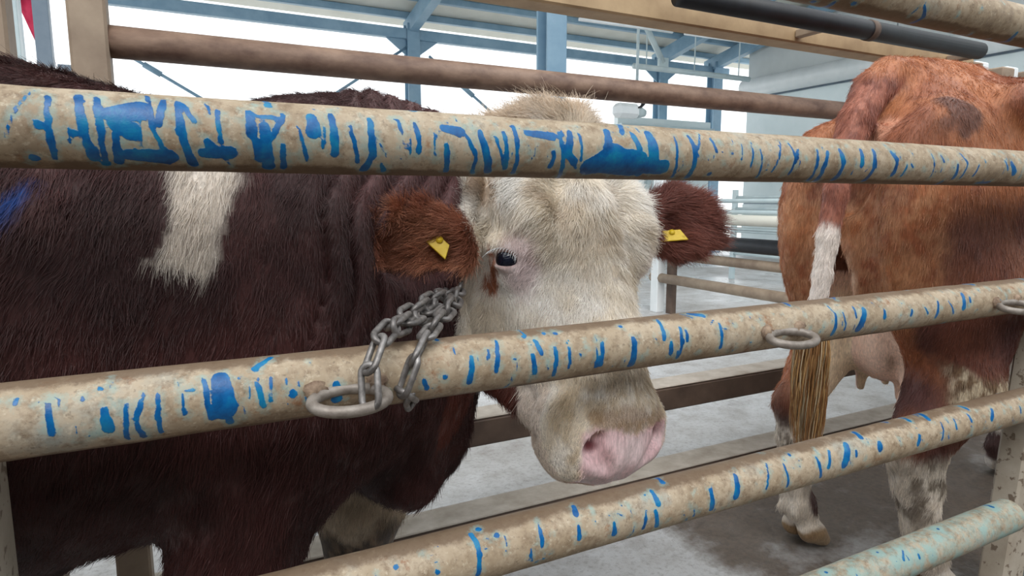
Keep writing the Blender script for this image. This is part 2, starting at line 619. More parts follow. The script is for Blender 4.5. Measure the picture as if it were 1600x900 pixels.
# white ventilator box above the poll
p = at_y(985, 172, 6.5)
vb = empty('white_ventilator', tuple(p))
box('housing', (-0.26, -0.1, -0.11), (0.12, 0.1, 0.08), 'white', vb, 0.05)
V1, F1 = tube_data([(0.08, 0, -0.02), (0.16, 0, -0.02), (0.24, 0, -0.03)], [0.09, 0.075, 0.05], 18)
obj('nozzle', V1, F1, 'pale_steel', vb, True)
V1, F1 = tube_data([(0.17, -0.06, 0.09), (0.12, -0.09, 0.05), (0.05, -0.105, 0.02)], [0.03, 0.02, 0.008], 10)
obj('dark_flap', V1, F1, 'black', vb, True)
V1, F1 = tube_data([(0.1, 0, 0.1), (0.1, 0, 2.6)], 0.02, 8)
obj('drop_pipe', V1, F1, 'pale_steel', vb, True)
tag(vb, 'white ventilator housing hanging just right of the poll tuft', 'ventilator')

# left window frame posts and the red cloth
wf = empty('window_mullion', tuple(at_y(82, 200, 6.0) * np.array([1, 1, 0])))
box('post', (-0.055, -0.06, 0), (0.055, 0.06, 5.0), 'grey', wf)
box('glazing_bar', (-0.2, -0.04, 0), (-0.14, 0.04, 5.0), 'pale_steel', wf)
box('plate', (0.08, -0.03, 2.05), (0.2, 0.03, 2.2), 'grey', wf)
tag(wf, 'grey post with a pale bar beside it behind the left fence posts', 'post')
wg = empty('pale_post', tuple(at_y(31, 200, 5.0) * np.array([1, 1, 0])))
box('post', (-0.06, -0.05, 0), (0.06, 0.05, 5.0), 'pale_steel', wg)
box('base_plate', (-0.14, -0.12, 0), (0.14, 0.12, 0.02), 'pale_steel', wg)
tag(wg, 'pale grey post next to the leftmost tan fence post', 'post')
p = at_y(50, 20, 9.0)
V, Fc = [], []
for i in range(9):
    for j in range(7):
        s, t = i / 8, j / 6
        wdt = 0.34 * (1 - 0.9 * s)
        V.append((p[0] - 0.16 + 0.3 * s * 0.9 + wdt * t, p[1] + 0.04 * math.sin(t * 9 + s * 3), p[2] + 0.15 - 0.75 * s))
for i in range(8):
    for j in range(6):
        a = i * 7 + j
        Fc.append((a, a + 1, a + 8, a + 7))
cl = obj('red_cloth', V, Fc, 'red', None, True)
md = cl.modifiers.new('thickness', 'SOLIDIFY')
md.thickness = 0.01
tag(cl, 'red cloth hanging outside at the upper left corner', 'cloth')


# ------------------------------------------------------------------ far pen rails
ff = empty('far_pen_fence', (4.0, 0, 0))
for z, r, mt in ((1.055, 0.018, 'pale_steel'), (0.965, 0.018, 'pale_steel'), (0.90, 0.045, 'roof'), (0.83, 0.014, 'pale_steel'),
                 (0.70, 0.06, 'black'), (0.555, 0.04, 'tan_steel'), (0.33, 0.045, 'tan_steel')):
    V1, F1 = tube_data([(0, 1.25, z), (0, 4.1, z)], r, 14)
    obj('rail', V1, F1, mt, ff, True)
for y, mt in ((4.02, 'white'), (1.3, 'tan_steel')):
    box('post', (-0.045, y - 0.05, 0), (0.045, y + 0.05, 1.25), mt, ff)
box('post', (0.02, 3.84, 0), (0.08, 3.92, 1.2), 'beam_dark', ff)
tag(ff, 'far pen fence with a black rail between pale and tan pipes', 'fence')
fg = empty('far_gate', (6.6, 0, 0))
for k in range(6):
    V1, F1 = tube_data([(0, 2.2, 0.35 + 0.15 * k), (0, 5.6, 0.35 + 0.15 * k)], 0.02, 10)
    obj('bar', V1, F1, 'pale_steel', fg, True)
for y in (2.2, 3.9, 5.6):
    box('upright', (-0.03, y - 0.03, 0), (0.03, y + 0.03, 1.2), 'pale_steel', fg)
tag(fg, 'distant pale barred gate behind the far pen fence', 'gate')


# ------------------------------------------------------------------ back fence of the race
BY = 1.0
bf = empty('back_fence', (0, BY, 0))
V1, F1 = tube_data([(-0.13, 0, 1.416), (3.4, 0, 1.416)], 0.036, 24)
obj('pipe_rail', V1, F1, 'backpipe', bf, True)
V1, F1 = tube_data([(-1.9, 0, 1.416), (-0.37, 0, 1.416)], 0.036, 24)
obj('pipe_rail', V1, F1, 'backpipe', bf, True)
box('box_rail', (-1.9, -0.045, 1.635), (3.2, 0.045, 1.722), 'box_tan', bf, 0.006)
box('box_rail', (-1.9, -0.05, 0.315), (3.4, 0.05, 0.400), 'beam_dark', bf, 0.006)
tag(box('lit_top_strip', (-1.9, -0.049, 0.400), (3.4, 0.049, 0.407), 'beam_top_lit', bf, 0.003), 'pale strip painting the light on the beam top')  # thin plate that paints the lit upper face
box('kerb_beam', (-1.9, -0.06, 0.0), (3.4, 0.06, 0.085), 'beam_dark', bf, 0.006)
tag(box('lit_top_strip', (-1.9, -0.059, 0.085), (3.4, 0.059, 0.092), 'beam_top_lit', bf, 0.003), 'pale strip painting the light on the beam top')
for x, w, mt in ((-0.162, 0.074, 'tan_steel'), (-0.345, 0.082, 'tan_steel'), (-1.85, 0.09, 'tan_steel'), (3.24, 0.09, 'tan_steel'), (3.5, 0.1, 'tan_steel'), (3.72, 0.1, 'tan_steel')):
    box('post', (x - w / 2, -0.042, 0), (x + w / 2, 0.042, 1.68 if x > 3 else 2.2), mt, bf, 0.006)
for x in (3.36, 3.62):
    box('white_post', (x - 0.05, 0.0, 0), (x + 0.05, 0.05, 1.7), 'white', bf, 0.006)
tag(bf, 'back fence of the race with rusty pipe and tan box rails', 'fence')

p, q = at_y(1060, -8, 0.84), at_y(1530, 78, 0.84)
bp = empty('black_pipe', tuple(p))
V1, F1 = tube_data([(0, 0, 0), (q - p) * np.array([1, 0, 0])], 0.034, 20)
obj('pipe', V1, F1, 'black', bp, True)
for s in (0.55,):
    V1, F1 = tube_data([((q - p)[0] * s, 0, 0), ((q - p)[0] * s + 0.03, 0, 0)], 0.037, 20)
    obj('clip', V1, F1, 'beam_dark', bp, True)
for s in (0.40, 0.98):
    box('bracket', ((q - p)[0] * s, 0, -0.03), ((q - p)[0] * s + 0.03, 0.113, 0.0), 'tan_steel', bp)
tag(bp, 'black plastic pipe running above the tan box rail', 'pipe')


# ------------------------------------------------------------------ front gate with splashed paint
PR = 0.0382
RAILS = {'A': 1.128, 'B': 0.846, 'C': 0.578, 'D': 0.301, 'E': 1.418}
STROKES = {
 'A': [((53,140),(8,212),5),((73,150),(87,248),9),((123,150),(130,203),(147,247),14),((150,153),(157,207),(167,257),10),
       ((172,178),(220,172),32),((178,192),(206,205),26),((180,207),(187,253),12),((200,242),(262,246),26),((230,150),(240,200),(257,240),8),
       ((220,190),(220,227),5),((255,157),(248,193),10),((277,160),(283,207),(303,257),12),((287,163),(303,190),8),((340,173),(345,223),8),
       ((318,239),(360,239),20),((325,222),(335,240),16),((390,177),(394,207),16),((57,190),(62,196),12),((50,245),(52,247),14),((113,208),(114,208),11),((106,220),(107,220),8),
       ((413,197),(420,260),18),((443,180),(425,215),10),((402,182),(430,184),8),((400,217),(405,247),14),((442,227),(443,262),9),((465,197),(480,250),6),
       ((487,183),(490,205),20),((517,180),(523,240),12),((507,200),(505,230),5),((547,197),(558,253),7),((577,187),(582,243),(567,265),11),((583,207),(605,247),2.5),
       ((622,187),(627,208),5),((597,257),(600,267),8),((648,193),(655,237),8),((640,213),(642,240),4),((677,207),(680,243),4),((692,200),(718,206),16),((697,227),(697,267),10),
       ((727,210),(743,240),(738,270),7),((750,207),(762,267),13),((773,213),(787,263),5),((787,207),(788,263),8),
       ((802,197),(808,227),(802,270),8),((822,207),(863,213),13),((840,227),(830,250),2.5),((872,207),(878,227),(868,281),8),((866,237),(860,260),8),
       ((890,207),(887,240),(897,253),13),((905,210),(908,250),5),((920,262),(960,247),40),((940,260),(990,262),34),((960,240),(1000,250),26),((990,264),(1035,262),24),
       ((948,205),(950,230),15),((987,210),(1000,233),(997,273),10),((1013,210),(1020,260),20),((1053,213),(1058,247),(1050,277),5),((1075,213),(1087,240),(1073,277),9),
       ((1093,210),(1090,233),5),((1110,217),(1120,237),6),((1107,272),(1108,272),8),((1173,223),(1173,260),4),((1188,233),(1182,277),4),((1158,225),(1158,250),3),((1142,240),(1146,240),4),
       ((1218,222),(1206,268),4),((1232,225),(1243,245),(1233,272),5),((1247,233),(1243,255),4),((1277,235),(1275,262),(1262,282),6),((1293,238),(1287,262),(1273,283),9),
       ((1312,235),(1318,255),(1303,280),10),((1345,235),(1347,258),9),((1364,235),(1367,258),(1350,282),9),((1392,238),(1402,250),(1395,272),9),((1418,258),(1408,275),5),
       ((1455,240),(1460,260),(1453,277),3),((1470,243),(1475,253),4),((1500,240),(1512,255),(1500,278),4),((1497,258),(1490,278),7),((1530,258),(1520,275),4),((1581,255),(1585,270),10),
       ((1525,286),(1545,285),6),((1570,250),(1575,265),4)],
 'B': [((74,632),(82,678),9),((128,622),(129,623),8),((157,606),(158,607),9),((163,641),(169,670),16),((196,632),(200,686),7),((223,616),(212,655),(225,682),8),
       ((245,616),(249,655),(253,675),7),((286,616),(288,647),5),((290,611),(305,609),5),((319,593),(327,643),(332,653),9),((345,592),(352,640),32),((358,640),(360,660),10),((390,585),(390,624),3),
       ((402,600),(412,633),10),((423,590),(423,627),5),((457,613),(458,616),12),((525,600),(527,623),14),((737,557),(733,597),9),((775,533),(775,580),8),((763,547),(763,560),5),
       ((695,588),(696,589),8),((663,593),(667,607),8),((836,532),(846,551),8),((832,555),(836,582),9),((867,543),(869,570),(865,586),7),((889,543),(889,574),6),((906,553),(907,556),5),
       ((941,536),(937,570),8),((933,543),(930,574),4),((990,530),(986,570),12),((1027,500),(1038,530),7),((1048,536),(1048,551),9),((1062,512),(1065,536),(1058,559),6),((1072,516),(1074,532),6),
       ((1124,506),(1128,524),(1126,543),6),((817,526),(818,526),8),((848,521),(849,521),8),((867,521),(868,521),7),((968,510),(970,510),6),
       ((1305,490),(1300,522),7),((1318,490),(1320,515),4),((1333,480),(1338,495),5),((1350,485),(1342,513),14),((1382,486),(1382,495),8),((1425,485),(1424,492),6),((1465,472),(1462,495),6),
       ((1445,480),(1450,490),4),((1481,470),(1490,490),3),((1503,460),(1506,480),9),((1515,465),(1516,470),6)],
 'C': [((1232,710),(1233,711),6),((1275,715),(1282,745),6),((1295,705),(1295,730),6),((1322,695),(1320,725),13),((1338,705),(1338,712),6),((1375,693),(1375,700),11),((1437,680),(1435,694),7),
       ((1470,660),(1472,687),4),((1490,655),(1495,670),4),((1512,647),(1518,658),5),((1550,640),(1550,655),7),((1593,635),(1595,645),3),
       ((896,791),(900,803),9),((841,818),(847,853),6),((773,838),(774,838),6),((789,838),(791,861),3),((830,857),(830,877),4),((904,822),(905,842),7),((960,818),(960,834),9),((1018,768),(1028,787),9),
       ((1010,799),(1005,826),5),((1024,799),(1026,822),8),((1110,766),(1112,795),9),((1084,795),(1084,807),3),((1150,745),(1150,775),11),((1197,725),(1197,764),4),((1224,725),(1230,760),5),
       ((736,835),(747,855),(747,897),8),((746,826),(747,827),9),((617,886),(618,886),8),((775,836),(776,836),8),((683,892),(684,894),8)],
 'D': [((1410,860),(1412,875),4),((1435,866),(1437,872),4),((1370,862),(1371,863),4),((1290,893),(1291,894),5),((1465,826),(1466,827),4)],
 'E': [((1445,10),(1443,27),(1425,36),7),((1588,52),(1573,65),8),((1333,5),(1334,6),8),((1270,2),(1271,3),8)],
}


def to_rail(px, py, z):
    """photo point -> (x along the rail, angle round the rail)"""
    d = ray(px, py)
    a = d[1] ** 2 + d[2] ** 2
    oy, oz = CAM[1], CAM[2] - z
    b = d[1] * oy + d[2] * oz
    cc = oy * oy + oz * oz - PR * PR
    disc = b * b - a * cc
    t = (-b - math.sqrt(max(disc, 0))) / a
    P = CAM + d * t
    return P[0], math.atan2(P[2] - z, -P[1]), t


def paint_rail(key, x0, x1, parent, rng):
    z = RAILS[key]
    nx, na = int((x1 - x0) / 0.0032), 76
    xs = np.linspace(x0, x1, nx)
    # denser rows on the splashed side are not needed: even spacing
    th = np.linspace(0, 2 * math.pi, na, endpoint=False) + 1e-3
    X, T = np.meshgrid(xs, th, indexing='ij')
    sag = 0.0
    V = np.c_[X.ravel(), (-np.cos(T) * PR).ravel(), (np.sin(T) * PR).ravel() + z + sag]
    dent = (fbm(V, 18, 5, 2) - 0.5) * 0.0012
    nrm = np.c_[np.zeros(X.size), -np.cos(T).ravel(), np.sin(T).ravel()]
    V = V + nrm * dent[:, None]
    ths = (T.ravel() + math.pi) % (2 * math.pi) - math.pi
    Xf = X.ravel()
    segs = []
    for s in STROKES[key]:
        pts = [to_rail(p[0], p[1], z) for p in s[:-1]]
        w = s[-1] * pts[0][2] / FPX * 0.5
        for p, q in zip(pts[:-1], pts[1:]):
            segs.append((p[0], p[1], q[0], q[1], w))
    # splashes on the sides turned away and beyond the frame
    for _ in range(int((x1 - x0) * 26)):
        xx = rng.uniform(x0, x1)
        t0 = rng.uniform(-2.9, -0.9) if rng.random() < 0.5 else rng.uniform(1.4, 3.0)
        if rng.random() < 0.2:
            t0 = rng.uniform(-0.8, 1.0)
            w = rng.uniform(0.0008, 0.002)
            segs.append((xx, t0, xx + rng.gauss(0, 0.004), t0 - rng.uniform(0.1, 0.4), w))
        else:
            segs.append((xx, t0, xx + rng.gauss(0, 0.01), t0 - rng.uniform(0.2, 0.8), rng.uniform(0.001, 0.005)))
    # fine specks and hairline drips between
    for _ in range(int((x1 - x0) * (70 if key in 'ABC' else 20))):
        xx = rng.uniform(x0, x1)
        t0 = rng.uniform(-0.6, 1.1)
        segs.append((xx, t0, xx + rng.gauss(0, 0.002), t0 - rng.choice((0.02, 0.04, 0.25)), rng.uniform(0.0005, 0.0014)))
    paint = np.zeros(len(V))
    wash = np.zeros(len(V))
    warp = (fbm(V, 120, 11, 2) - 0.5) * 0.004
    for (ax, at, bx, bt, w) in segs:
        m = np.abs(Xf - (ax + bx) / 2) < abs(bx - ax) / 2 + w + 0.02
        px, pt = Xf[m] + warp[m], ths[m] * PR
        dx, dt = bx - ax, (bt - at) * PR
        L2 = dx * dx + dt * dt + 1e-12
        u = np.clip(((px - ax) * dx + (pt - at * PR) * dt) / L2, 0, 1)
        dist = np.hypot(px - ax - u * dx, pt - at * PR - u * dt)
        # a drip: thicker at the foot
        ww = w * (0.8 + 0.35 * u)
        paint[m] = np.maximum(paint[m], np.clip(0.5 + (ww - dist) / 0.0030 * 0.5, 0, 1))
        wash[m] = np.maximum(wash[m], np.clip(0.62 - (dist - ww) / 0.028, 0, 0.62))
    top = sstep(0.75, 1.35, ths) if key in 'BCD' else sstep(1.0, 1.6, ths) * 0.7
    under = sstep(-0.75, -1.15, ths) * 0.8  # underside: dark dirt with shade painted in
    back = (np.abs(ths) > 1.6) * 0.4
    dirt = np.clip(np.maximum(np.maximum(top * 0.75, under), back) + 0.12 + (fbm(V, 7, 23, 3) - 0.5) * 0.5, 0, 1)
    if key == 'D':
        wash = np.clip(wash + 0.6, 0, 1)
        dirt *= 0.5
    I = np.arange(nx * na).reshape(nx, na)
    J = np.roll(I, -1, axis=1)
    Q = np.stack([I[:-1], J[:-1], J[1:], I[1:]], -1).reshape(-1, 4)
    o = quads_obj('rail', V, Q[:, ::-1], 'pipe', parent, {'paint': paint, 'wash': wash, 'dirt': dirt})
    return o


rng = random.Random(4)
gate = empty('front_gate', (0, 0, 0))
tag(gate, 'tan pipe gate splashed with blue paint in front of the cattle', 'gate')
for k, x1 in (('A', 2.6), ('B', 2.6), ('C', 2.6), ('D', 1.742), ('E', 2.6)):
    paint_rail(k, -0.75, x1, gate, rng)
V1, F1 = tube_data([(1.735, 0, RAILS['D']), (1.745, 0, RAILS['D']), (1.752, 0, RAILS['D'])], [PR, PR * 0.98, PR * 0.8], 40)
obj('rail_end_weld', V1, F1, 'tan_steel', gate, True)


def speckled_post(x0, x1, y0, y1, z1):
    box('post', (x0, y0, 0), (x1, y1, z1), 'post', gate, 0.007)


def mat_post():
    m = NT('speckled_tan_post')
    v = m.coord()
    f = m.noise(v, 7, 5, 0.6)
    c = m.ramp(f, [(0.3, c4(158, 146, 130)), (0.7, c4(192, 184, 170))])
    sp = m.noise(v, 48, 3, 0.6)
    c = m.mix(m.ramp(sp, [(0.58, 0.0), (0.63, 0.8)]), c, c4(96, 78, 62))
    m.bump(sp, 0.3, 0.003)
    return m.set(c, 0.6)


M['post'] = mat_post()
pb, pt_ = at_y(1525, 905, 0.100), at_y(1594, 482, 0.100)
sl_ = (pt_[0] - pb[0]) / (pt_[2] - pb[2])
x00, x01 = pb[0] - sl_ * pb[2], pb[0] + sl_ * (0.852 - pb[2])
Vp, Fp = chamfer_box((0, 0.037, 0), (0.10, 0.100, 0.852), 0.006)
obj('post', [(v[0] + x00 + (x01 - x00) * v[2] / 0.852, v[1], v[2]) for v in Vp], Fp, 'post', gate)
speckled_post(-0.285, -0.196, 0.036, 0.12, 0.852)
speckled_post(2.45, 2.55, 0.036, 0.125, 1.5)
speckled_post(-0.72, -0.63, 0.036, 0.125, 1.5)
V1, F1 = tube_data([(x00 + 0.15, 0.08, 0.0), (x00 + 0.16, 0.08, 0.62)], 0.028, 20)
obj('stay_pipe', V1, F1, 'pale_steel', gate, True)


def tie_ring(px, py, a, b, rot):
    """oval rod ring welded to the front of rail B"""
    x, t, _ = to_rail(px, py, RAILS['B'])
    pts = []
    for i in range(30):
        ang = 2 * math.pi * i / 30
        pts.append((x + a * math.cos(ang), -0.030 - b * (1 - math.sin(ang)) * 0.5 - 0.004, RAILS['B'] - 0.002 - 0.012 * (1 - math.sin(ang)) * 0.5 + rot * math.cos(ang)))
    r = tube('tie_ring', pts, 0.0068, 'ring', gate, 14, True)
    for s in (-1, 1):
        V, Fc = [], []
        wx = x + s * a * 0.82
        n1, n2 = 7, 12
        for i in range(n1 + 1):
            for j in range(n2):
                ph, la = math.pi * i / n1, 2 * math.pi * j / n2
                k = 1 + 0.35 * math.sin(5 * la + 3 * ph + s) * math.sin(ph)
                V.append((wx + 0.014 * k * math.sin(ph) * math.cos(la), -0.036 + 0.010 * k * math.sin(ph) * math.sin(la), RAILS['B'] + 0.001 + 0.012 * k * math.cos(ph)))
        for i in range(n1):
            for j in range(n2):
                Fc.append((i * n2 + j, i * n2 + (j + 1) % n2, (i + 1) * n2 + (j + 1) % n2, (i + 1) * n2 + j))
        obj('weld', V, Fc, 'weld', gate, True)
    return pts


ring_pts = tie_ring(541, 622, 0.042, 0.048, 0.0)
tie_ring(1222, 524, 0.046, 0.05, 0.0)
tie_ring(1572, 472, 0.05, 0.05, 0.0)


# ------------------------------------------------------------------ sculpting: signed distance fields meshed with surface nets
class Field:
    def __init__(s, xs, ys, zs):
        s.c = [a.astype(np.float32) for a in (xs, ys, zs)]
        s.F = np.full((len(xs), len(ys), len(zs)), 0.4, np.float32)

    def _sl(s, lo, hi):
        out = []
        for a, l, h in zip(s.c, lo, hi):
            i, j = np.searchsorted(a, l), np.searchsorted(a, h)
            out.append(slice(max(i - 1, 0), min(j + 1, len(a))))
        return tuple(out)

    def _p(s, sl):
        return s.c[0][sl[0]][:, None, None], s.c[1][sl[1]][None, :, None], s.c[2][sl[2]][None, None, :]

    def add(s, fn, lo, hi, k=0.03, pad=None):
        pad = k + 0.02 if pad is None else pad
        sl = s._sl(np.array(lo) - pad, np.array(hi) + pad)
        if min(q.stop - q.start for q in sl) <= 0:
            return
        d = fn(*s._p(sl)).astype(np.float32)
        f = s.F[sl]
        h = np.clip(0.5 + 0.5 * (f - d) / k, 0, 1)
        s.F[sl] = f * (1 - h) + d * h - k * h * (1 - h)

    def cut(s, fn, lo, hi, k=0.01):
        sl = s._sl(np.array(lo) - k - 0.02, np.array(hi) + k + 0.02)
        if min(q.stop - q.start for q in sl) <= 0:
            return
        d = -fn(*s._p(sl)).astype(np.float32)
        f = s.F[sl]
        h = np.clip(0.5 - 0.5 * (f - d) / k, 0, 1)
        s.F[sl] = f * (1 - h) + d * h + k * h * (1 - h)

    def shift(s, fn, lo, hi):
        sl = s._sl(lo, hi)
        if min(q.stop - q.start for q in sl) <= 0:
            return
        s.F[sl] += fn(*s._p(sl)).astype(np.float32)

    def ell(s, c, r, A=None, k=0.03, cut=False):
        c, r = np.array(c, float), np.array(r, float)
        A = np.eye(3) if A is None else np.array(A, float)   # rows: local axes

        def fn(x, y, z):
            dx, dy, dz = x - c[0], y - c[1], z - c[2]
            q = [(A[i][0] * dx + A[i][1] * dy + A[i][2] * dz) / r[i] for i in range(3)]
            k0 = np.sqrt(q[0] ** 2 + q[1] ** 2 + q[2] ** 2) + 1e-6
            k1 = np.sqrt((q[0] / r[0]) ** 2 + (q[1] / r[1]) ** 2 + (q[2] / r[2]) ** 2) + 1e-6
            return k0 * (k0 - 1) / k1
        e = np.sqrt(((A * r[:, None]) ** 2).sum(0))
        (s.cut if cut else s.add)(fn, c - e, c + e, k)

    def cap(s, a, b, ra, rb, k=0.03, flat=None, cut=False):
        """tapered limb; flat=(axis, factor) widens it along an axis"""
        a, b = np.array(a, float), np.array(b, float)
        if flat is not None:
            ax, fa = np.array(flat[0], float), flat[1]
            ax = ax / np.linalg.norm(ax)

        d = b - a
        L2 = float(d @ d) + 1e-12

        def fn(x, y, z):
            dx, dy, dz = x - a[0], y - a[1], z - a[2]
            t = np.clip((dx * d[0] + dy * d[1] + dz * d[2]) / L2, 0, 1)
            ex, ey, ez = dx - t * d[0], dy - t * d[1], dz - t * d[2]
            l2 = ex * ex + ey * ey + ez * ez
            if flat is not None:
                p = ex * ax[0] + ey * ax[1] + ez * ax[2]
                l2 = l2 - p * p + (p / fa) ** 2
            return np.sqrt(l2) - (ra + (rb - ra) * t)
        m = max(ra, rb) * (max(flat[1], 1) if flat is not None else 1)
        (s.cut if cut else s.add)(fn, np.minimum(a, b) - m, np.maximum(a, b) + m, k)

    def chain(s, pts, rad, k=0.02, flat=None):
        for i in range(len(pts) - 1):
            s.cap(pts[i], pts[i + 1], rad[i], rad[i + 1], k, flat)

    def loft(s, O, A, st, k=0.05, p=2.3):
        """stations (w, cu, cv, hu, v_front, v_back[, p]) along local axis A[2]; A rows are u, v, w"""
        O, A = np.array(O, float), np.array(A, float)
        st = np.array(st, float)
        w = np.linspace(st[0, 0], st[-1, 0], 160)
        cols = []
        for j in range(1, 6):
            # monotone-ish cubic through the stations
            xs_, ys_ = st[:, 0], st[:, j]
            m = np.gradient(ys_, xs_)
            i = np.clip(np.searchsorted(xs_, w, side='right') - 1, 0, len(xs_) - 2)
            h = xs_[i + 1] - xs_[i]
            t = (w - xs_[i]) / h
            cols.append((2 * t ** 3 - 3 * t ** 2 + 1) * ys_[i] + (t ** 3 - 2 * t ** 2 + t) * h * m[i] + (-2 * t ** 3 + 3 * t ** 2) * ys_[i + 1] + (t ** 3 - t ** 2) * h * m[i + 1])
        cu, cv, hu, vf, vb = cols
        hu, vf, vb = np.maximum(hu, 0.004), np.maximum(vf, 0.004), np.maximum(vb, 0.004)

        def fn(x, y, z):
            dx, dy, dz = x - O[0], y - O[1], z - O[2]
            u = A[0][0] * dx + A[0][1] * dy + A[0][2] * dz
            v = A[1][0] * dx + A[1][1] * dy + A[1][2] * dz
            ww = A[2][0] * dx + A[2][1] * dy + A[2][2] * dz
            I = lambda c_: np.interp(ww, w, c_)
            a = np.abs(u - I(cu)) / I(hu)
            dv = v - I(cv)
            rv = np.where(dv > 0, I(vf), I(vb))
            b = np.abs(dv) / rv
            q = (a ** p + b ** p) ** (1.0 / p)
            d = (q - 1) * np.minimum(I(hu), rv)
            return np.maximum(d, np.maximum(st[0, 0] - ww, ww - st[-1, 0]))
        R = st[:, 3:6].max() * 1.25
        pts = [O + A[0] * r[1] + A[1] * r[2] + A[2] * r[0] for r in st]
        lo = np.min(pts, axis=0) - R
        hi = np.max(pts, axis=0) + R
        s.add(fn, lo, hi, k)

    def mesh(s):
        F = s.F
        xs, ys, zs = s.c
        nx, ny, nz = F.shape
        sg = F < 0
        any_ = np.zeros((nx - 1, ny - 1, nz - 1), bool)
        all_ = np.ones_like(any_)
        for a in (0, 1):
            for b in (0, 1):
                for c in (0, 1):
                    q = sg[a:nx - 1 + a, b:ny - 1 + b, c:nz - 1 + c]
                    any_ |= q
                    all_ &= q
        act = any_ & ~all_
        I, J, K = np.nonzero(act)
        idx = np.full(act.shape, -1, np.int64)
        idx[I, J, K] = np.arange(len(I))
        acc = np.zeros((len(I), 3))
        cnt = np.zeros(len(I))
        G = (xs, ys, zs)
        for ax in range(3):
            o = [k for k in range(3) if k != ax]
            for a in (0, 1):
                for b in (0, 1):
                    b0 = [I.copy(), J.copy(), K.copy()]
                    b0[o[0]] = b0[o[0]] + a
                    b0[o[1]] = b0[o[1]] + b
                    b1 = [q.copy() for q in b0]
                    b1[ax] = b1[ax] + 1
                    f0, f1 = F[tuple(b0)], F[tuple(b1)]
                    m = (f0 < 0) != (f1 < 0)
                    t = np.where(m, f0 / np.where(m, f0 - f1, 1), 0)
                    P = np.stack([G[q][b0[q]] for q in range(3)], 1).astype(float)
                    P[:, ax] += t * (G[ax][b1[ax]] - G[ax][b0[ax]])
                    acc += P * m[:, None]
                    cnt += m
        V = acc / cnt[:, None]
        quads = []
        for ax in range(3):
            o1, o2 = (ax + 1) % 3, (ax + 2) % 3
            sl0 = [slice(None)] * 3
            sl1 = [slice(None)] * 3
            sl0[ax], sl1[ax] = slice(0, -1), slice(1, None)
            ch = sg[tuple(sl0)] != sg[tuple(sl1)]
            E = np.array(np.nonzero(ch))
            ok = (E[o1] > 0) & (E[o2] > 0) & (E[o1] < act.shape[o1]) & (E[o2] < act.shape[o2])
            E = E[:, ok]
            ins = sg[tuple(E)]

            def cell(d1, d2):
                q = E.copy()
                q[o1] -= d1
                q[o2] -= d2
                return idx[tuple(q)]
            Q = np.stack([cell(1, 1), cell(0, 1), cell(0, 0), cell(1, 0)], 1)
            Q[~ins] = Q[~ins][:, ::-1]
            quads.append(Q)
        Q = np.concatenate(quads)
        Q = Q[(Q >= 0).all(1)]
        return V, Q


def relax(V, Q, it=2, lam=0.5):
    n = len(V)
    for _ in range(it):
        acc = np.zeros((n, 3))
        cnt = np.zeros(n)
        for a in range(4):
            for b in (1, 3):
                i, j = Q[:, a], Q[:, (a + b) % 4]
                for c in range(3):
                    acc[:, c] += np.bincount(i, V[j, c], n)
                cnt += np.bincount(i, minlength=n)
        V = V + lam * (acc / np.maximum(cnt, 1)[:, None] - V)
    return V


def normals_of(V, Q):
    fn = np.cross(V[Q[:, 2]] - V[Q[:, 0]], V[Q[:, 3]] - V[Q[:, 1]])
    N = np.zeros_like(V)
    for a in range(4):
        for c in range(3):
            N[:, c] += np.bincount(Q[:, a], fn[:, c], len(V))
    return N / (np.linalg.norm(N, axis=1)[:, None] + 1e-12)


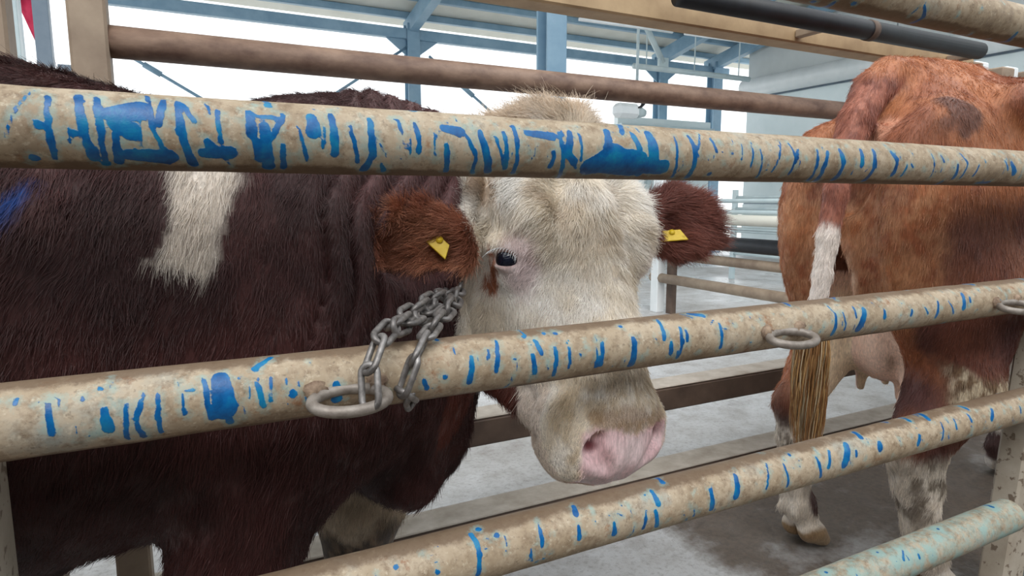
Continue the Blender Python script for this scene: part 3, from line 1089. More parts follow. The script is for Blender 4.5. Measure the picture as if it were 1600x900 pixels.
def fur(name, parent, V, Q, N, col, dens, leng, dirv, count, seed, lift=0.35, rad=0.00045, jitter=0.35, tipcol=None, curl=0.0, seg=4, vary=(0.78, 0.5)):
    """short hair as curves rooted on the hide"""
    g = np.random.default_rng(seed)
    A = np.linalg.norm(np.cross(V[Q[:, 2]] - V[Q[:, 0]], V[Q[:, 3]] - V[Q[:, 1]]), axis=1) * 0.5
    w = A * dens[Q].mean(1)
    cw = np.cumsum(w)
    if cw[-1] <= 0:
        return None
    f = np.searchsorted(cw, g.random(count) * cw[-1])
    f = np.clip(f, 0, len(Q) - 1)
    a, b = g.random(count), g.random(count)
    ws = np.stack([(1 - a) * (1 - b), a * (1 - b), a * b, (1 - a) * b], 1)
    q = Q[f]

    def interp(X):
        return (X[q] * ws[..., None]).sum(1) if X.ndim == 2 else (X[q] * ws).sum(1)
    P, n, D, L, C = interp(V), interp(N), interp(dirv), interp(leng), interp(col)
    n /= np.linalg.norm(n, axis=1)[:, None] + 1e-9
    D = D - n * (D * n).sum(1)[:, None]
    D /= np.linalg.norm(D, axis=1)[:, None] + 1e-9
    clump = np.stack([vnoise(P, 45, 90 + i) for i in range(3)], 1) - 0.5
    D = D + clump * 1.2 * jitter / 0.35 + g.normal(0, jitter, (count, 3))
    L = L * (0.6 + 0.7 * g.random(count))
    pts = np.zeros((count, seg, 3))
    side = np.cross(n, D)
    ph = g.random(count) * 6.28
    for i in range(seg):
        t = i / (seg - 1)
        lf = lift * (1 - 0.55 * t)
        pts[:, i] = P + L[:, None] * t * (D * (1 - lf) + n * lf)
        if curl:
            pts[:, i] += (L * curl * math.sin(3.0 * t))[:, None] * side * np.sin(ph)[:, None]
    pts[:, 0] -= n * 0.001
    hd = bpy.data.hair_curves.new(name)
    hd.add_curves([seg] * count)
    hd.attributes['position'].data.foreach_set('vector', pts.astype(np.float32).ravel())
    ra = hd.attributes.get('radius') or hd.attributes.new('radius', 'FLOAT', 'POINT')
    R = np.linspace(1.0, 0.25, seg)[None, :] * rad * (0.7 + 0.6 * g.random(count))[:, None]
    ra.data.foreach_set('value', R.astype(np.float32).ravel())
    tc = hd.attributes.new('tint', 'FLOAT_COLOR', 'CURVE')
    br = (vary[0] + vary[1] * g.random(count))[:, None]
    tc.data.foreach_set('color', np.c_[C * br, np.ones(count)].astype(np.float32).ravel())
    hd.materials.append(M['hair'])
    o = link(bpy.data.objects.new(name, hd), parent)
    o['kind'] = 'stuff'
    return o


def poly_mask(P2, poly, soft):
    """soft inside mask of a polygon"""
    poly = np.array(poly, float)
    n = len(poly)
    inside = np.zeros(len(P2), bool)
    dist = np.full(len(P2), 1e9)
    for i in range(n):
        a, b = poly[i], poly[(i + 1) % n]
        cond = (a[1] > P2[:, 1]) != (b[1] > P2[:, 1])
        xi = (b[0] - a[0]) * (P2[:, 1] - a[1]) / (b[1] - a[1] + 1e-12) + a[0]
        inside ^= cond & (P2[:, 0] < xi)
        d = b - a
        t = np.clip(((P2 - a) @ d) / (d @ d), 0, 1)
        dist = np.minimum(dist, np.linalg.norm(P2 - a - t[:, None] * d, axis=1))
    sd = np.where(inside, dist, -dist)
    return sstep(-soft, soft, sd)


def steps(*pairs):
    """rectilinear axis from (start, step) pairs ending with (end, None)"""
    out = []
    for (a, h), (b, _) in zip(pairs[:-1], pairs[1:]):
        n = max(1, int(round((b - a) / h)))
        out.append(np.linspace(a, b, n, endpoint=False))
    out.append(np.array([pairs[-1][0]]))
    return np.concatenate(out)


def project(V):
    d = V - CAM
    z = d @ CF
    return 800 + FPX * (d @ CR) / z, 450 - FPX * (d @ CU) / z


def lerp(a, b, t):
    return a + (b - a) * t[:, None]


# ------------------------------------------------------------------ the brown bull with the white face
# head frame: w runs from poll to nose, v out of the forehead, u to the right side of the picture
HP = at_d(843, 218, 1.25)
HN = at_d(946, 722, 1.115)
HL = float(np.linalg.norm(HN - HP))
aw = (HN - HP) / HL
yaw = math.radians(36)
av = CR * math.sin(yaw) - _Fh * math.cos(yaw)
av = av - aw * (av @ aw)
av /= np.linalg.norm(av)
au = np.cross(aw, av)
if au @ CR < 0:
    au = -au
HA = np.array([au, av, aw])


def hp(u, v, w):
    return HP + au * u + av * v + aw * w


def eye_frame(s):
    eo = s * au * 0.84 + av * 0.50 - aw * 0.05
    eo /= np.linalg.norm(eo)
    e1 = av - eo * (av @ eo)
    e1 = e1 + aw * 0.35
    e1 -= eo * (e1 @ eo)
    e1 /= np.linalg.norm(e1)
    e2 = -aw - eo * (-aw @ eo)
    e2 -= e1 * (e2 @ e1)
    e2 /= np.linalg.norm(e2)
    return hp(s * 0.150, 0.024, 0.256), eo, e1, e2


def make_bull():
    f = Field(steps((-1.5, 0.03), (-0.5, 0.012), (-0.3, 0.009), (0.2, 0.005), (0.98, None)),
              steps((-0.04, 0.005), (0.42, 0.010), (0.9, None)),
              steps((-0.02, 0.014), (0.36, 0.008), (0.58, 0.005), (1.36, None)))
    Y = 0.47
    torso = [(-1.47, 0, 0, 0.03, 0.04, 0.04), (-1.42, 0, 0, 0.12, 0.15, 0.20), (-1.25, 0, 0.0, 0.25, 0.28, 0.30), (-1.0, 0, 0.0, 0.31, 0.34, 0.33),
             (-0.7, 0, 0.0, 0.345, 0.37, 0.37), (-0.3, 0, 0, 0.355, 0.39, 0.385), (-0.1, 0, 0, 0.345, 0.352, 0.375), (0.05, 0, 0, 0.33, 0.315, 0.36), (0.2, 0, 0, 0.30, 0.335, 0.34),
             (0.34, 0, 0, 0.235, 0.33, 0.31), (0.44, 0, 0, 0.15, 0.22, 0.22), (0.5, 0, 0, 0.05, 0.07, 0.07)]
    f.loft((0, Y, 0.885), [(0, 1, 0), (0, 0, 1), (1, 0, 0)], torso, 0.05, 2.25)
    # hump, neck, dewlap
    f.ell((0.33, 0.46, 1.085), (0.22, 0.15, 0.145), None, 0.07)
    f.cap((0.20, 0.46, 0.98), (0.60, 0.46, 1.03), 0.235, 0.155, 0.08)
    f.cap((0.31, 0.46, 0.76), (0.54, 0.45, 0.92), 0.185, 0.14, 0.07)
    f.ell((0.365, 0.46, 0.68), (0.148, 0.125, 0.235), None, 0.06)
    f.cap((0.50, 0.42, 0.83), (0.45, 0.46, 0.56), 0.035, 0.045, 0.05)
    f.cap((0.40, 0.36, 0.78), (0.36, 0.38, 0.52), 0.04, 0.05, 0.04)
    # shoulders and fore legs
    for s, fx in ((-1, 0.02), (1, 0.31)):
        yy = Y + s * 0.20
        f.ell((0.10 if s < 0 else 0.14, Y + s * 0.20, 0.88), (0.19, 0.115, 0.31), [(0.95, 0, 0.3), (0, 1, 0), (-0.3, 0, 0.95)], 0.07)
        f.cap((0.10 if s < 0 else 0.2, yy, 0.72), (fx + 0.02, yy, 0.50), 0.135, 0.09, 0.05)
        f.chain([(fx + 0.02, yy, 0.50), (fx + 0.02, yy + s * 0.01, 0.36), (fx, yy, 0.15)], [0.09, 0.062, 0.045] if s < 0 else [0.115, 0.105, 0.06], 0.03)
        f.ell((fx + 0.03, yy, 0.355), (0.062, 0.058, 0.07), None, 0.02)
        f.chain([(fx, yy, 0.15), (fx + 0.03, yy, 0.07)], [0.05, 0.05], 0.02)
        f.chain([(fx + 0.04, yy - 0.025, 0.035), (fx + 0.05, yy - 0.028, 0.0)], [0.042, 0.05], 0.01)
        f.chain([(fx + 0.04, yy + 0.025, 0.035), (fx + 0.05, yy + 0.028, 0.0)], [0.042, 0.05], 0.01)
    # hind legs
    for s in (-1, 1):
        yy = Y + s * 0.19
        f.ell((-1.18, yy, 0.82), (0.24, 0.12, 0.36), None, 0.06)
        f.chain([(-1.1, yy, 0.62), (-1.3, yy, 0.46), (-1.24, yy, 0.12), (-1.2, yy, 0.03)], [0.13, 0.065, 0.045, 0.06], 0.04)
    f.chain([(-1.42, Y, 1.16), (-1.48, Y, 1.0), (-1.47, Y, 0.6)], [0.04, 0.035, 0.02], 0.03)
    # sheath / belly line
    f.ell((-0.45, Y, 0.50), (0.3, 0.1, 0.07), None, 0.06)
    # neck folds: sharp creases across the neck behind the ear
    na = np.array([0.90, -0.36, 0.0])
    na /= np.linalg.norm(na)

    def folds(x, y, z):
        s_ = x * na[0] + y * na[1]
        s_ = s_ + 0.022 * np.sin(z * 9.0) + 0.012 * np.sin(z * 23 + x * 11)
        w_ = np.abs(np.sin(s_ * math.pi / 0.036))
        m = np.clip((s_ - 0.06) / 0.06, 0, 1) * np.clip((0.36 - s_) / 0.05, 0, 1) * np.clip((z - 0.68) / 0.2, 0, 1)
        return m * (0.011 - 0.020 * w_ ** 0.55)
    f.shift(folds, (0.1, 0.0, 0.6), (0.62, 0.5, 1.3))

    # ---- head
    H = HL
    st = [(-0.045, 0, -0.03, 0.03, 0.02, 0.02), (-0.03, 0, -0.03, 0.085, 0.05, 0.06), (0.02, 0, -0.02, 0.118, 0.085, 0.10), (0.09, 0, 0, 0.136, 0.098, 0.13),
          (0.17, 0, 0, 0.136, 0.098, 0.155), (0.25, 0, -0.005, 0.122, 0.095, 0.195), (0.33, 0, -0.01, 0.104, 0.092, 0.175), (0.40, 0, -0.01, 0.093, 0.088, 0.115),
          (0.46, 0, -0.005, 0.091, 0.084, 0.075), (0.505, 0, 0, 0.097, 0.08, 0.065), (0.54, 0, 0, 0.094, 0.070, 0.06), (0.566, 0, 0.0, 0.078, 0.050, 0.065), (0.582, 0, 0, 0.03, 0.02, 0.03)]
    k = 1.12
    st = [(a * k,) + tuple(r) for a, *r in st]
    f.loft(HP, HA, st, 0.03, 2.45)
    # brow ridges and orbits
    for s in (-1, 1):
        f.ell(hp(s * (0.108 if s < 0 else 0.128), 0.055, 0.165 if s < 0 else 0.19), (0.048, 0.045, 0.105), HA, 0.03)
        f.ell(hp(s * 0.130, 0.012, 0.248), (0.030, 0.042, 0.052), HA, 0.025)
        f.ell(hp(s * 0.092, -0.055, 0.325), (0.038, 0.10, 0.105), HA, 0.04)      # cheek
        f.ell(hp(s * 0.066, 0.035, 0.550), (0.040, 0.036, 0.055), HA, 0.03)      # nostril wing
    for s in (-1, 1):
        f.chain([hp(s * 0.075, -0.17, 0.29), hp(s * 0.068, -0.178, 0.405), hp(s * 0.055, -0.085, 0.505), hp(s * 0.035, -0.03, 0.585)], [0.055, 0.052, 0.034, 0.032], 0.02)
    f.cap(hp(0, -0.17, 0.30), hp(0, -0.14, 0.42), 0.06, 0.045, 0.04)
    f.cap(hp(0, 0.075, 0.18), hp(0, 0.074, 0.52), 0.042, 0.036, 0.05, (au, 1.3))   # bridge of the nose
    f.ell(hp(0, 0.06, 0.03), (0.10, 0.05, 0.06), HA, 0.04)                         # poll tuft base
    for s in (-1, 1):
        f.ell(hp(s * 0.080, 0.0, 0.560), (0.046, 0.066, 0.075), HA, 0.02)          # upper lip
    f.ell(hp(0, -0.03, 0.585), (0.082, 0.048, 0.048), HA, 0.025)                     # chin
    # furrow beside the bridge
    f.cap(hp(-0.058, 0.130, 0.08), hp(-0.070, 0.122, 0.31), 0.028, 0.024, 0.03, cut=True)
    f.cap(hp(0.064, 0.112, 0.10), hp(0.080, 0.098, 0.34), 0.030, 0.028, 0.018, cut=True)
    # eyes: socket and lids
    for s in (-1, 1):
        E, eo, e1, e2 = eye_frame(s)
        f.ell(E, (0.024, 0.0165, 0.026), [e1, e2, eo], 0.005, cut=True)
        ring = []
        for i in range(17):
            a = 2 * math.pi * i / 16
            ring.append(E + e1 * 0.026 * math.cos(a) + e2 * 0.0175 * math.sin(a) + eo * (0.006 - 0.014 * math.cos(a) ** 2 + (0.004 if math.sin(a) > 0 else 0)))
        f.chain(ring, [0.0062 if 0 < i < 8 else 0.0048 for i in range(17)], 0.006)
        f.cap(E + e1 * 0.03 + e2 * 0.03, E - e1 * 0.03 + e2 * 0.026 , 0.012, 0.010, 0.02)          # brow fold over the lid
    # nostrils
    for s in (-1, 1):
        f.ell(hp(s * 0.074, 0.064, 0.583), (0.014, 0.020, 0.026), [au * 0.8 + aw * 0.6 * -s, av, aw * 0.8 + au * 0.6 * s], 0.010, cut=True)
        f.cap(hp(s * 0.076, 0.060, 0.592), hp(s * 0.040, 0.052, 0.634), 0.014, 0.010, 0.014, cut=True)
    f.cap(hp(0, 0.075, 0.615), hp(0, 0.03, 0.655), 0.006, 0.006, 0.02, cut=True)
    # mouth
    f.cap(hp(-0.12, -0.03, 0.55), hp(0, -0.018, 0.66), 0.006, 0.006, 0.012, cut=True)
    f.cap(hp(0.12, -0.03, 0.55), hp(0, -0.018, 0.66), 0.006, 0.006, 0.012, cut=True)

    # ---- ears: leaf shapes hollowed towards the viewer
    ears = []
    for (bx, by, bd), (tx, ty, td), hh, s in (((720, 384, 1.10), (552, 408, 0.99), 0.078, -1), ((1012, 345, 1.31), (1142, 352, 1.33), 0.080, 1)):
        B, T = at_d(bx, by, bd), at_d(tx, ty, td)
        ex = T - B
        Ln = np.linalg.norm(ex)
        ex /= Ln
        ez = CF - ex * (CF @ ex)
        ez = ez - CU * 0.1 * s
        ez -= ex * (ez @ ex)
        ez /= np.linalg.norm(ez)
        ey = np.cross(ez, ex)
        if ey[2] < 0:
            ey = -ey
        A = np.array([ex, ey, ez])
        cen = B + ex * Ln * 0.52
        f.ell(cen, (Ln * 0.50, hh * (0.86 if s < 0 else 0.66), 0.026), A, 0.02)
        f.ell(B + ex * Ln * 0.38, (Ln * 0.36, hh * 0.98, 0.030), A, 0.02)
        f.ell(B + ex * Ln * 0.1 + ez * 0.01, (0.055, 0.05, 0.04), A, 0.03)
        f.ell(cen - ez * 0.036 + ey * 0.004, (Ln * 0.40, hh * 0.70, 0.028), A, 0.02, cut=True)
        f.ell(B + ex * Ln * 0.28 - ez * 0.03 - ey * 0.008, (Ln * 0.22, hh * 0.42, 0.032), A, 0.012, cut=True)
        ears.append((B, A, Ln, hh))
    V, Q = f.mesh()
    return relax(V, Q, 2, 0.45), Q, ears


def bull_colour(V, N, ears):
    g1 = fbm(V, 14, 1, 4)
    g2 = fbm(V, 60, 2, 3)
    wob = np.stack([fbm(V, 22, 40 + i, 3) - 0.5 for i in range(3)], 1) * 0.035 + np.stack([fbm(V * np.array([1, 1, 0.25]), 150, 60 + i, 2) - 0.5 for i in range(3)], 1) * 0.02
    W = V + wob
    dark, mid = lin(58, 29, 28), lin(84, 47, 45)
    col = lerp(np.tile(dark, (len(V), 1)), mid, sstep(0.35, 0.7, g1) * 0.7)
    neck = sstep(0.18, 0.4, V[:, 0]) * sstep(0.75, 1.0, V[:, 2])
    col = lerp(col, lin(98, 62, 62), neck * 0.6)
    gl = np.full(len(V), 0.55)
    # white blaze on the shoulder
    def xz(pts, y):
        return [tuple(at_y(a, b, y)[[0, 2]]) for a, b in pts]
    blaze = xz([(292, 160), (372, 170), (380, 268), (366, 318), (338, 372), (332, 420), (316, 458), (300, 432), (270, 425), (228, 412), (262, 345), (276, 268)], 0.135)
    white = lin(222, 212, 200)
    m = poly_mask(W[:, [0, 2]], blaze, 0.006) * (V[:, 1] < 0.47)
    spine = sstep(0.05, 0.03, np.abs(W[:, 1] - 0.49)) * sstep(1.2, 1.23, V[:, 2]) * (V[:, 0] > -0.35) * (V[:, 0] < 0.12)
    col = lerp(col, white, np.maximum(m, spine))
    # white sock above the far dirty knee and chest patch
    far = (V[:, 1] > 0.5) & (V[:, 2] < 0.55)
    sock = sstep(0.47, 0.43, W[:, 2]) * far
    col = lerp(col, lin(196, 180, 158), sock)
    dk = sstep(0.345, 0.30, W[:, 2] + (g1 - 0.5) * 0.1) * far
    col = lerp(col, lerp(np.tile(lin(66, 54, 44), (len(V), 1)), lin(120, 100, 80), sstep(0.4, 0.7, g2)), dk)
    near_low = (V[:, 1] <= 0.5) & (V[:, 2] < 0.3)
    col = lerp(col, lin(140, 122, 104), near_low * sstep(0.3, 0.2, V[:, 2]))
    # blue smear on the flank
    bs = poly_mask(W[:, [0, 2]], xz([(-30, 300), (5, 308), (30, 265), (48, 268), (42, 300), (12, 335), (-30, 345)], 0.13), 0.008) * (V[:, 1] < 0.4)
    col = lerp(col, lin(24, 84, 168), bs * sstep(0.2, 0.45, g2) * 0.95)

    # ---- head
    d = V - HP
    u, v, w = d @ au, d @ av, d @ aw
    dW = W - HP
    uw, vw, ww = dW @ au, dW @ av, dW @ aw
    head = (w > -0.08) & (np.abs(u) < 0.20) & (v > -0.235) & (w < 0.7)
    # the white face begins in front of the ear and jaw line
    line = np.interp(ww, [-0.1, 0.0, 0.06, 0.15, 0.23, 0.36, 0.42, 0.46, 0.495, 0.52], [-0.01, -0.015, -0.07, -0.14, -0.175, -0.17, -0.12, -0.09, -0.085, -0.15])
    fm = sstep(-0.006, 0.006, vw - line) * head * sstep(-0.09, -0.07, w)
    cream = lerp(np.tile(lin(232, 222, 206), (len(V), 1)), lin(244, 240, 234), sstep(0.35, 0.65, g1))
    stain = sstep(0.10, 0.02, np.abs(uw + 0.0)) * sstep(0.1, 0.2, w) * sstep(0.38, 0.25, w)
    cream = lerp(cream, lin(186, 160, 126), stain * 0.35 * sstep(0.4, 0.65, g2))
    fore = sstep(0.60, 0.72, fbm(V * np.array([1, 1, 0.5]), 26, 33, 3)) * sstep(0.26, 0.1, w)
    cream = lerp(cream, lin(170, 140, 108), fore * 0.7)
    tuft = sstep(0.07, 0.0, w)
    cream = lerp(cream, lin(196, 170, 140), tuft * 0.7)
    # dirty muzzle band above the pad
    muz = sstep(0.38, 0.54, ww) * sstep(-0.02, 0.045, vw)
    cream = lerp(cream, lin(190, 166, 128), muz * (0.22 + 0.5 * sstep(0.4, 0.7, g2)))
    rim = sstep(0.025, 0.01, np.abs(ww - 0.558)) * (vw > 0.0) * (np.abs(uw) < 0.085)
    cream = lerp(cream, lin(150, 112, 76), rim * 0.55)
    low = sstep(0.42, 0.5, ww) * (vw <= -0.0)
    cream = lerp(cream, lin(214, 196, 182), low * 0.6)
    # pale pink skin about the eye
    for s in (-1, 1):
        e = hp(s * 0.14, 0.045, 0.265)
        dd = np.linalg.norm((V - e) / np.array([1, 1, 1.6]), axis=1)
        cream = lerp(cream, lin(232, 212, 214), sstep(0.05, 0.02, dd) * 0.7)
        dd = np.linalg.norm(V - eye_frame(s)[0], axis=1)
        cream = lerp(cream, lin(170, 120, 114), sstep(0.028, 0.018, dd) * 0.6)
    # brown patch behind the eye
    E, eo, e1, e2 = eye_frame(-1)
    pm_ = poly_mask(np.c_[(W - E) @ e1, (W - E) @ e2], [(-0.034, 0.028), (-0.026, 0.02), (-0.030, 0.004), (-0.016, -0.012), (-0.016, -0.036), (-0.030, -0.062), (-0.044, -0.064), (-0.052, -0.03), (-0.048, -0.004), (-0.040, 0.012)], 0.004) * (u < -0.05) * (np.linalg.norm(V - E, axis=1) < 0.09)
    col = lerp(col, cream, fm)
    col = lerp(col, lin(168, 106, 76), pm_)
    # jaw: brown patch under the cheek, white throat beyond
    jaw = head & (w > 0.30) & (v < -0.05) & (np.abs(u) < 0.125) & (V[:, 0] > 0.5)
    jw = sstep(-0.012, 0.012, ww - 0.505 - 0.4 * (vw + 0.15)) * jaw * (1 - fm)
    col = lerp(col, lin(220, 210, 200), jw)
    red = head * (1 - fm) * sstep(0.02, 0.08, w) * (1 - jw)
    col = lerp(col, lin(112, 58, 46), red * 0.75)
    gl = np.where(head, 0.6, gl)
    # pink nose pad
    pad = poly_mask(np.c_[uw * 0.6 + u * 0.4, (ww * 0.6 + w * 0.4)], [(-0.096, 0.556), (-0.05, 0.568), (0.0, 0.578), (0.05, 0.568), (0.096, 0.556), (0.105, 0.60), (0.08, 0.70), (-0.08, 0.70), (-0.092, 0.61)], 0.006)
    pad = pad * sstep(-0.012, 0.0, v) * head
    pink = lerp(np.tile(lin(238, 200, 204), (len(V), 1)), lin(246, 222, 224), sstep(0.35, 0.65, g1))
    col = lerp(col, pink, pad)
    for s in (-1, 1):
        nd = np.linalg.norm(V - hp(s * 0.072, 0.052, 0.583), axis=1)
        col = lerp(col, lin(120, 60, 66), sstep(0.018, 0.008, nd))
    gl = np.where(pad > 0.5, 0.28, gl)
    # ears
    ear_m = np.zeros(len(V))
    for B, A, Ln, hh in ears:
        q = (V - B) @ A.T
        m = ((q[:, 0] / Ln - 0.5) ** 2 / 0.36 + (q[:, 1] / hh) ** 2 / 1.2 < 1) & (np.abs(q[:, 2]) < 0.042)
        off = (np.abs(u) > 0.125) & (w < 0.26)
        e = (m & off).astype(float)
        ca, cb_ = (lin(140, 86, 66), lin(206, 148, 116)) if Ln < 0.22 and B @ CR < HP @ CR else (lin(104, 58, 50), lin(150, 92, 78))  # right ear's darker hair colour also holds its shade
        rc = lerp(np.tile(ca, (len(V), 1)), cb_, sstep(0.3, 0.7, g1) * 0.5 + 0.5 * sstep(hh * 0.2, -hh * 0.8, q[:, 1]))
        col = lerp(col, rc, e)
        ear_m = np.maximum(ear_m, e)
    bare = np.maximum(pad, 0)
    return col, gl, dict(head=head, face=fm * (1 - ear_m), ear=ear_m, pad=bare, u=u, v=v, w=w)


bull = empty('bull', (0.0, 0.47, 0))
tag(bull, 'dark brown bull with white face turned to the camera and pink nose', 'bull')


def under(o, parent):
    """keep world coordinates under a parent Empty"""
    o.parent = parent
    o.matrix_parent_inverse = Matrix.Translation(-Vector(parent.location))
    return o


bV, bQ, bEars = make_bull()
bN = normals_of(bV, bQ)
bC, bG, bM = bull_colour(bV, bN, bEars)
under(quads_obj('body', bV, bQ, 'coat_dark', bull, {'coat': bC, 'gloss': bG}), bull)

for s_ in (-1, 1):
    E_, eo_, e1_, e2_ = eye_frame(s_)
    Vv, Ff = [], []
    for i in range(13):
        for j in range(20):
            ph, la = math.pi * i / 12, 2 * math.pi * j / 20
            Vv.append(E_ - eo_ * 0.009 + 0.0235 * (math.cos(ph) * eo_ + math.sin(ph) * (math.cos(la) * e1_ + math.sin(la) * e2_)))
    for i in range(12):
        for j in range(20):
            Ff.append((i * 20 + j, i * 20 + (j + 1) % 20, (i + 1) * 20 + (j + 1) % 20, (i + 1) * 20 + j))
    tag(under(obj('eye', Vv, Ff, 'eye', bull, True), bull), 'dark glossy eye')

from mathutils.bvhtree import BVHTree
_near = bV[:, 0] > -0.4
_qk = bQ[_near[bQ].all(1)]
bull_tree = BVHTree.FromPolygons([tuple(v) for v in bV], [tuple(q) for q in _qk.tolist()])


def hit(px, py):
    d = Vector(ray(px, py)).normalized()
    loc, nrm, _, dist = bull_tree.ray_cast(Vector(CAM), d)
    return (np.array(loc), np.array(nrm)) if loc is not None else (at_d(px, py, 1.1), -CF)


def ear_tag(px, py, tilt, a, b):
    P, n = hit(px, py)
    P = P - CF * 0.014
    ex = CR * math.cos(tilt) + CU * math.sin(tilt)
    ez = -CF * 0.8 + CU * 0.45
    ez -= ex * (ez @ ex)
    ez /= np.linalg.norm(ez)
    ey = np.cross(ez, ex)
    V, Fc = chamfer_box((-a, -b, -0.0015), (a, b, 0.0015), 0.001)
    W_ = [P + ex * v[0] * (1 - 0.25 * (v[1] / b)) + ey * v[1] + ez * v[2] for v in V]
    t = under(obj('ear_tag', W_, Fc, 'yellow', bull), bull)
    V1, F1 = tube_data([P - ez * 0.006 + ey * b * 0.5, P + ez * 0.004 + ey * b * 0.5], 0.006, 14)
    st = obj('stud', V1, F1, 'yellow', None, True)
    st.parent = t
    st.matrix_parent_inverse = t.matrix_basis.inverted()
    return tag(t, 'yellow plastic ear tag')


ear_tag(684, 380, -0.75, 0.024, 0.012)
ear_tag(1048, 369, 0.08, 0.024, 0.013)

# ---- fur of the bull
toc = CAM - bV
toc /= np.linalg.norm(toc, axis=1)[:, None]
vis = sstep(-0.35, -0.1, (bN * toc).sum(1))
u_, v_, w_ = bM['u'], bM['v'], bM['w']
face = np.clip(bM['face'], 0, 1) * (1 - bM['pad'])
eyed = np.minimum(np.linalg.norm(bV - eye_frame(-1)[0], axis=1), np.linalg.norm(bV - eye_frame(1)[0], axis=1))
face = face * sstep(0.026, 0.033, eyed)
nos = np.minimum(np.linalg.norm(bV - hp(-0.074, 0.055, 0.583), axis=1), np.linalg.norm(bV - hp(0.074, 0.055, 0.583), axis=1))
face = face * sstep(0.02, 0.03, nos)
whorl = w_ - 0.13
fd = aw[None, :] * np.clip(whorl * 9, -1.0, 1.6)[:, None] + au[None, :] * np.clip(u_ * 9, -1.2, 1.2)[:, None] + CU[None, :] * (sstep(0.04, -0.02, w_) * 0.8)[:, None]
sw = np.stack([fbm(bV, 16, 70 + i, 2) for i in range(3)], 1) - 0.5
fd = fd + sw * 2.2 * sstep(0.35, 0.1, w_)[:, None]
flen = np.interp(w_, [-0.08, 0.0, 0.05, 0.2, 0.3, 0.42, 0.54, 0.6], [0.05, 0.042, 0.030, 0.026, 0.020, 0.013, 0.009, 0.006])
flen = flen * np.where(sstep(0.10, 0.03, eyed) > 0.5, 0.5, 1.0)
fcol = bC * 1.08 * (1 - 0.25 * (sstep(0.3, 0.05, w_) * sstep(0.5, 0.7, fbm(bV, 30, 77, 2)))[:, None])
under(fur('face_hair', bull, bV, bQ, bN, fcol, face * vis, flen, fd, 95000, 5, lift=0.24, rad=0.00042, jitter=0.20, curl=0.12, vary=(0.9, 0.32)), bull)
# loose tuft standing up at the poll
tuft = sstep(0.03, -0.02, w_) * (np.abs(u_) < 0.10) * bM['face'] * sstep(-0.08, -0.03, v_)
under(fur('poll_tuft', bull, bV, bQ, bN, fcol * 0.92, tuft * (bM['head'] > 0), np.full(len(bV), 0.040), -aw[None, :] * 0.5 + au[None, :] * np.sign(u_ - 0.01)[:, None] * 1.2 + sw * 2.0, 5200, 6, lift=0.32, rad=0.00045, jitter=0.35, curl=0.25), bull)
# ears
ed = np.zeros_like(bV)
for B_, A_, Ln_, hh_ in bEars:
    q_ = (bV - B_) @ A_.T
    near_ = (np.linalg.norm(bV - B_, axis=1) < 0.25)
    ed[near_] = A_[0] * 0.8 + A_[1] * np.clip(q_[near_, 1] / hh_, -1, 1)[:, None] * 0.7 - _Z * 0.2
under(fur('ear_hair', bull, bV, bQ, bN, bC * 1.12, bM['ear'] * vis, np.full(len(bV), 0.024), ed, 30000, 7, lift=0.35, rad=0.0004, jitter=0.3), bull)
# lashes
E_, eo_, e1_, e2_ = eye_frame(-1)
for i in range(14):
    a_ = math.pi * (0.1 + 0.8 * i / 13)
    r0 = E_ + e1_ * 0.025 * math.cos(a_) + e2_ * 0.017 * math.sin(a_) + eo_ * 0.012
    r1 = r0 + eo_ * 0.012 - e2_ * 0.004 + e1_ * 0.004 * math.cos(a_)
    r2 = r0 + eo_ * 0.018 - e2_ * 0.014 + e1_ * 0.008 * math.cos(a_)
    under(tube('eyelash', [r0, r1, r2], [0.0006, 0.0005, 0.0002], 'white', bull, 5), bull)
# body coat
bodyd = (1 - np.clip(bM['face'] + bM['ear'], 0, 1)) * (1 - bM['pad']) * vis * sstep(-0.5, -0.4, bV[:, 0]) * sstep(0.3, 0.4, bV[:, 2])
nearw = 1.0
bd = np.tile(np.array([-0.30, 0.0, -1.0]), (len(bV), 1)) + sw * 0.5
blen = 0.018 + 0.012 * sstep(0.0, 1.0, fbm(bV, 5, 88, 2)) 
under(fur('body_hair', bull, bV, bQ, bN, bC, bodyd, blen, bd, 150000, 8, lift=0.16, rad=0.00042, jitter=0.16), bull)


# ------------------------------------------------------------------ tie chain
def link_mesh():
    pts = []
    hl, hw = 0.0165, 0.0098
    for i in range(9):
        a = -math.pi / 2 + math.pi * i / 8
        pts.append((hl - hw * 0.0 + hw * math.cos(a) - 0.002, hw * math.sin(a), 0))
    for i in range(9):
        a = math.pi / 2 + math.pi * i / 8
        pts.append((-hl + 0.002 + hw * math.cos(a), hw * math.sin(a), 0))
    V, Fc = tube_data(pts, 0.0040, 10, True)
    me = bpy.data.meshes.new('link')
    me.from_pydata([tuple(map(float, v)) for v in V], [], Fc)
    me.materials.append(M['steel'])
    me.polygons.foreach_set('use_smooth', [True] * len(me.polygons))
    return me


LINK = link_mesh()
PITCH_L = 0.0385


